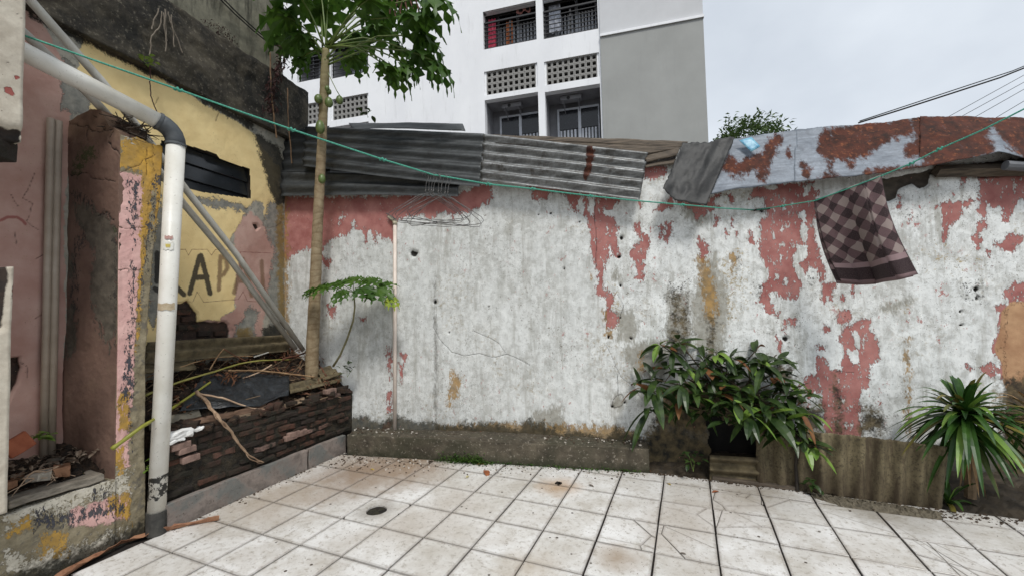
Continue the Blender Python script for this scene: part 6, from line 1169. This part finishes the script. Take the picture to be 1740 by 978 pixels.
# long dry spathe on the floor: a folded tapering blade
F_ = [(95, 990, .045), (150, 955, .05), (205, 925, .06), (262, 908, .05), (320, 893, .035), (372, 884, .02)]
b = MB(); vs = []; n_ = 30
for i in range(n_+1):
    t = i/n_*(len(F_)-1); k = min(int(t), len(F_)-2); f = t-k; p = atZ(F_[k][0]*(1-f)+F_[k+1][0]*f, F_[k][1]*(1-f)+F_[k+1][1]*f); wd = (F_[k][2]*(1-f)+F_[k+1][2]*f)*(1+.15*math.sin(i*1.3)); dv_ = (atZ(F_[k+1][0], F_[k+1][1])-atZ(F_[k][0], F_[k][1])).normalized(); s_ = Vector((-dv_.y, dv_.x, 0))
    lift = .012+.008*math.sin(i*.7); vs += [p-s_*wd*.5+Vector((0, 0, lift+.016+.004*math.sin(i*2.3))), p+Vector((0, 0, .004)), p+s_*wd*.5+Vector((0, 0, lift+.01))]
b.add(vs, [f for i in range(n_) for f in ((3*i, 3*i+1, 3*i+4, 3*i+3), (3*i+1, 3*i+2, 3*i+5, 3*i+4))]); o = b.build('dry_leaf', simple('brown_spathe', hexl(120, 78, 56), hexl(166, 124, 94), 16, stretch=(1, 1, 1), bd=.006)); m_ = o.modifiers.new('t', 'SOLIDIFY'); m_.thickness = .002; tag(o, 'long brown dry leaf sheath lying along the left edge of the tiles', 'dry leaf')
# loose curled litter on the heap, joined
r2 = random.Random(21); b = MB(); b2 = MB()
for k in range(900):
    X = r2.uniform(-1.9, BX-.03); Y = r2.uniform(-1.36, .12)
    if X > -1.52 and -1.1 < Y < -.35 and r2.random() < .85: continue
    z = float(heap_h(np.array([X]), np.array([Y]))[0]); p = Vector((X, Y, z+r2.uniform(0, .03))); d = Vector((r2.uniform(-1, 1), r2.uniform(-1, 1), r2.uniform(-.2, .4)))
    if r2.random() < .5: leaf_blade(b, p, d, (r2.uniform(-.6, .6), r2.uniform(-.6, .6), 1), r2.uniform(.03, .1), r2.uniform(.01, .03), r2.uniform(-.3, .5), .5, 3)
    else: b2.tube([p, p+d.normalized()*r2.uniform(.04, .16)+Vector((0, 0, r2.uniform(-.01, .02)))], r2.uniform(.0012, .004), 4)
for (cx_, cy_, n_, s_) in [(372, 640, 90, .07), (535, 612, 70, .06), (500, 598, 60, .08), (552, 648, 60, .05), (405, 612, 40, .05)]:
    c_ = atHeap(cx_, cy_, .08)
    for k in range(n_): leaf_blade(b, c_+Vector((r2.gauss(0, s_), r2.gauss(0, s_*1.3), r2.gauss(0, .02))), (r2.uniform(-1, 1), r2.uniform(-1, 1), r2.uniform(-1, 1)), (r2.random(), r2.random(), 1), r2.uniform(.02, .06), .014, .4, .6, 3)
tag(b.build('leaf_litter', simple('red_brown_litter', hexl(74, 42, 26), hexl(120, 80, 52), 40)), 'curled red-brown dry leaves scattered over the planter heap', 'litter', kind='stuff'); tag(b2.build('twig_litter', simple('twig_litter', hexl(92, 74, 54), hexl(140, 118, 92), 40)), 'thin broken twigs scattered over the planter heap', 'litter', kind='stuff')
# ------------------------------------------------------------------ rubble behind the parapet
U_, V_ = np.meshgrid(np.linspace(-1.72, -1.33, 50), np.linspace(-2.9, -1.55, 130)); Zr = .42+.1*np.clip((-1.35-U_)/.3, 0, 1)+(fbm(U_*14, V_*14)-.5)*.12+(fbm(U_*50, V_*50)-.5)*.03
P = np.stack([U_, V_, Zr], -1).reshape(-1, 3); idx = np.arange(50*130).reshape(130, 50); q = np.stack([idx[:-1, :-1], idx[:-1, 1:], idx[1:, 1:], idx[1:, :-1]], -1).reshape(-1, 4); b = MB(); b.add(P.tolist(), q.tolist()); tag(b.build('niche_soil', hm_), 'dark soil and rubble filling the niche behind the parapet', 'heap', kind='stuff')
stone_m = [simple('stone_'+str(k), a_, c_, 16, bd=.006) for k, (a_, c_) in enumerate([(hexl(92, 84, 74), hexl(132, 124, 112)), (hexl(112, 78, 56), hexl(146, 108, 80)), (hexl(150, 142, 128), hexl(180, 172, 160))])]
SL = ['grey rubble lump beside the conduits', 'rounded ochre stone lying against the partition foot', 'pale rubble chunk in the middle of the niche', 'flat grey shard behind the coping', 'brownish stone near the niche roots', 'small pale lump at the left of the niche', 'dark grey chunk in the back of the niche', 'angular grey rubble piece near the seedlings', 'small reddish pebble on the niche soil', 'light stone right behind the parapet coping']
for k, (x, y, s_, mi) in enumerate([(95, 775, .06, 0), (112, 790, .07, 1), (82, 800, .06, 2), (60, 770, .07, 0), (40, 822, .05, 1), (20, 840, .05, 2), (70, 758, .06, 0), (120, 770, .05, 0), (30, 800, .04, 1), (100, 812, .05, 2)]):
    p = atP(x, y, (0, 0, .5), (0, 0, 1)); p = Vector((max(-1.66, min(-1.36, p.x)), p.y, .47)); o = subdiv_box(p, (s_, s_*1.2, s_*.7), 3, stone_m[mi], 'rubble_stone', None, s_*.22, 14, k+200, Matrix.Rotation(k*1.3, 3, 'Z')); tag(o, SL[k], 'stone')
p = atX(30, 755, -1.45); o = subdiv_box(p, (.02, .1, .09), 3, simple('terracotta', hexl(140, 74, 48), hexl(166, 96, 66), 14), 'pot_shard', None, .008, 12, 77, Matrix.Rotation(.5, 3, 'X')); tag(o, 'terracotta shard in the niche near the left edge', 'shard')
b = MB(); c_ = atX(58, 800, -1.36)
for k in range(7): b.tube([c_, c_+Vector((.02, r2.uniform(-.1, .1), r2.uniform(-.05, .0))), c_+Vector((.04, r2.uniform(-.16, .14), r2.uniform(-.09, -.04)))], [.004, .003, .0015], 5)
tag(b.build('dry_root', bei), 'pale dry root fan lying behind the coping slab', 'root')
b = MB(); 
for k in range(260):
    X = r2.uniform(-1.66, -1.34); Y = r2.uniform(-2.2, -1.62); leaf_blade(b, (X, Y, .47+r2.uniform(0, .06)), (r2.uniform(-1, 1), r2.uniform(-1, 1), r2.uniform(-.3, .5)), (r2.uniform(-.5, .5), 0, 1), r2.uniform(.02, .06), r2.uniform(.01, .03), .3, .4, 3)
tag(b.build('leaf_litter', simple('grey_litter', hexl(80, 62, 48), hexl(134, 120, 104), 40)), 'small dead leaves littered over the niche soil', 'litter', kind='stuff')
# rubbish on top of the partition stub
b = MB()
for k in range(120):
    u_ = r2.uniform(0, .2); p = Vector((XE-u_, -1.5+r2.uniform(-.08, .08), 2.36+r2.gauss(.0, .02)+u_*.3)); b.tube([p, p+Vector((r2.uniform(-.08, .08), r2.uniform(-.09, .09), r2.uniform(-.04, .05)))], r2.uniform(.001, .003), 4)
tag(b.build('twig_nest', simple('dark_twigs', hexl(40, 32, 26), hexl(72, 60, 48), 40)), 'tangle of dark dead twigs on top of the partition stub', 'twigs', kind='stuff')
for k in range(6):
    subdiv_box((XE-.05-.04*k, -1.5+r2.uniform(-.04, .04), 2.35+.022*k), (.07, .09, .05), 2, hm_, 'rubble', slab, .012, 16, k+300, Matrix.Rotation(k*.9, 3, 'Z'))
# ------------------------------------------------------------------ vines and roots on the left wall
vn_ = simple('vine_stem', hexl(96, 72, 50), hexl(134, 106, 78), 16); dkv = simple('dark_vine', hexl(44, 26, 24), hexl(74, 42, 38), 30)
def wl(x, y, off=.06): return atL(x, y, off)
def vine(pts, r_, mat, label, off=.07, name='vine'):
    b = MB(); P = [wl(x, y, off) for x, y in pts]; pp = []
    for a_, c_ in zip(P, P[1:]):
        for t in (0, .25, .5, .75): pp.append(a_.lerp(c_, t)+Vector((rnd.uniform(-.004, .004), rnd.uniform(-.004, .004), 0)))
    pp.append(P[-1]); b.tube(pp, r_, 5); return tag(b.build(name, mat), label, 'vine')
vine([(459, 90), (461, 150), (465, 200), (470, 235)], .0065, vn_, 'pale brown stem hanging down the beam end at the left of the corner', .12); vine([(489, 150), (489, 190), (492, 230), (496, 278)], .0055, vn_, 'second pale hanging stem closer to the papaya trunk', .14)
vine([(254, 112), (255, 140), (256, 163), (264, 182), (268, 200), (262, 220)], .0035, dkv, 'thin dark stem running down the yellow wall from the green sprout', .06)
for k, pts in enumerate([[(275, 20), (272, 45), (258, 62), (254, 95)], [(278, 22), (280, 50), (284, 70)], [(285, 20), (290, 40), (298, 58), (310, 90)], [(280, 15), (283, 60), (281, 88)], [(270, 15), (262, 35), (258, 50)], [(290, 25), (295, 60), (296, 80)]]):
    vine(pts, .0038, simple('root_grey', hexl(104, 94, 82), hexl(134, 124, 110), 16), ['longest grey root hanging from the beam crack', 'second grey root from the beam crack', 'grey root slanting right over the beam', 'straight grey root in the middle of the root tuft', 'short grey root at the left of the tuft', 'thin grey root at the right of the tuft'][k], .09, 'hanging_root')
b = MB()
for k in range(520):
    t = r2.random(); x = 470+18*math.sin(t*5)+r2.gauss(0, 6)+t*8; y = -10+t*200; leaf_blade(b, wl(x, y, r2.uniform(.05, .16)), (r2.uniform(-1, 1), r2.uniform(-1, 1), r2.uniform(-1.4, .3)), (r2.random(), r2.random(), 1), r2.uniform(.02, .055), .018, .4, .5, 2)
for k in range(420):
    t = r2.random(); a_ = math.pi*(1.15-1.2*t); x = 345+42*math.cos(a_)+r2.gauss(0, 3)+t*12; y = 58-38*math.sin(a_)*(.4+.6*r2.random())+t*26+r2.gauss(0, 3); leaf_blade(b, wl(x, y, -.04+r2.uniform(0, .04)), (r2.uniform(-1, 1), r2.uniform(-1, 1), r2.uniform(-1, 1)), (r2.random(), r2.random(), 1), r2.uniform(.01, .03), .01, .4, .5, 2)
tag(b.build('creeper', dkv), 'dark red withered creeper clinging to the upper wall and beam end', 'creeper', kind='stuff')
# ------------------------------------------------------------------ litter on the floor and ledge
b = MB(); b2 = MB()
for k in range(900):
    t = r2.random()**1.5; c_ = BA+E1*t*2.5; q = BN*abs(r2.gauss(0, .05+.12*(1-t)))+BN*.01; s_ = .0025+.009*r2.random()**3*(1.3 if t < .35 else .8); (b if k % 3 else b2).box((c_[0]+q[0], c_[1]+q[1], s_*.3), (s_, s_*r2.uniform(.6, 1.6), s_*.6), Matrix.Rotation(r2.random()*3, 3, 'Z'))
for k in range(260):
    y = r2.uniform(-1.38, .0); x = -1.16+abs(r2.gauss(0, .035)); s_ = .002+.008*r2.random()**3; (b if k % 3 else b2).box((x, y, s_*.3), (s_, s_*1.4, s_*.6), Matrix.Rotation(r2.random()*3, 3, 'Z'))
for k in range(700):
    x = r2.uniform(1.4, 3.4); y = .45-abs(r2.gauss(0, .02+.05*(x > 2.4))); s_ = .002+.009*r2.random()**3; b.box((x, y, s_*.3), (s_, s_*1.4, s_*.6), Matrix.Rotation(r2.random()*3, 3, 'Z'))
for k in range(260):
    t = r2.random(); c_ = BA+E1*t*2.5-BN*r2.uniform(.02, .19); s_ = r2.uniform(.004, .014); (b if k % 3 else b2).box((c_[0], c_[1], .185), (s_, s_*1.4, s_*.6), Matrix.Rotation(r2.random()*3, 3, 'Z'))
tag(b.build('floor_grit', simple('dark_grit', hexl(50, 40, 30), hexl(92, 76, 60), 60)), 'dark grit and crumbs gathered along the edges of the tiled floor', 'litter', kind='stuff'); tag(b2.build('floor_chips', simple('pale_chips', hexl(170, 162, 150), hexl(206, 200, 192), 60)), 'pale plaster chips along the foot of the ledge', 'litter', kind='stuff')
b = MB(); U_, V_ = np.meshgrid(np.linspace(0, 1, 60), np.linspace(0, 1, 10)); PA = [(1365, 836), (1440, 846), (1520, 857), (1600, 872)]; PB = [(1385, 846), (1430, 860), (1500, 869), (1602, 884)]
A_ = lerp_path(PA, 60); B_ = lerp_path(PB, 60); vs = []
for j in range(10):
    for i in range(60):
        t = j/9; p = atZ(*A_[i]).lerp(atZ(*B_[i]), t); h_ = .022*math.sin(math.pi*min(1, .12+t*.88))*(.6+.8*r2.random()); vs.append((p.x+r2.uniform(-.006, .006), p.y+r2.uniform(-.006, .006), h_-.004))
b.add(vs, [(j*60+i, j*60+i+1, (j+1)*60+i+1, (j+1)*60+i) for j in range(9) for i in range(59)]); tag(b.build('soil_drift', simple('grey_soil', hexl(66, 60, 48), hexl(104, 96, 80), 40, bd=.01)), 'ragged drift of grey soil on the tiles before the corrugated panel', 'soil', kind='stuff')
moss = leaf_mat('ground_weed', hexl(40, 66, 24), hexl(78, 108, 40)); b = MB()
for k in range(900):
    x = r2.choice([r2.gauss(800, 14), r2.uniform(760, 1090), r2.gauss(835, 10)]); t = (x-590)/(1105-590); c_ = BA+E1*2.55*t+BN*(.008+abs(r2.gauss(0, .018 if x > 850 else .03))); h_ = abs(r2.gauss(0, .03 if abs(x-805) < 40 else .008)); leaf_blade(b, (c_[0], c_[1], h_+.002), (r2.uniform(-1, 1), r2.uniform(-1, 1), r2.uniform(-.1, .7)), (0, 0, 1), r2.uniform(.008, .022), .012, .2, .2, 2)
tag(b.build('ground_weeds', moss), 'small green weeds growing along the foot of the concrete ledge', 'weeds', kind='stuff')
yl = simple('yellow_leaf', hexl(188, 158, 62), hexl(158, 136, 60), 30); bl_ = simple('brown_fallen_leaf', hexl(120, 66, 38), hexl(156, 92, 52), 30); cl_ = simple('pale_fallen_leaf', hexl(196, 188, 150), hexl(170, 160, 110), 30)
for k, (x, y, s_, m_, lb) in enumerate([(629, 796, .045, yl, 'small yellow leaf on the tiles near the inner corner'), (793, 811, .05, cl_, 'pale yellowish leaf on the fourth tile from the corner'), (822, 788, .08, yl, 'orange-yellow leaf lying at the ledge foot by the weeds'), (825, 798, .12, bl_, 'long dark brown leaf on the tile below the weeds'), (1083, 797, .11, bl_, 'reddish-brown leaf leaning on the end of the ledge'), (1140, 823, .04, yl, 'little curled yellow leaf beyond the end of the ledge'), (1222, 834, .06, bl_, 'brown leaf on the cracked tile by the batten'), (1000, 822, .05, simple('grey_leaf', hexl(96, 86, 76), hexl(126, 116, 104), 30), 'grey shrivelled leaf beside the small clogged hole'), (815, 733, .07, bl_, 'brown curled leaf on top of the ledge by the pipe'), (1166, 941, .035, simple('grey_leaf', hexl(96, 86, 76), hexl(126, 116, 104), 30), 'grey droplet-shaped leaf on a near tile right of the broken joint')]):
    p = atZ(x, y, .19 if y < 740 else .004); b = MB(); a_ = k*1.7; leaf_blade(b, p, (math.cos(a_), math.sin(a_)*.6, .12), (.1, .1, 1), s_, s_*.42, .25, .35, 5); o = b.build('fallen_leaf', m_); tag(o, lb, 'leaf')
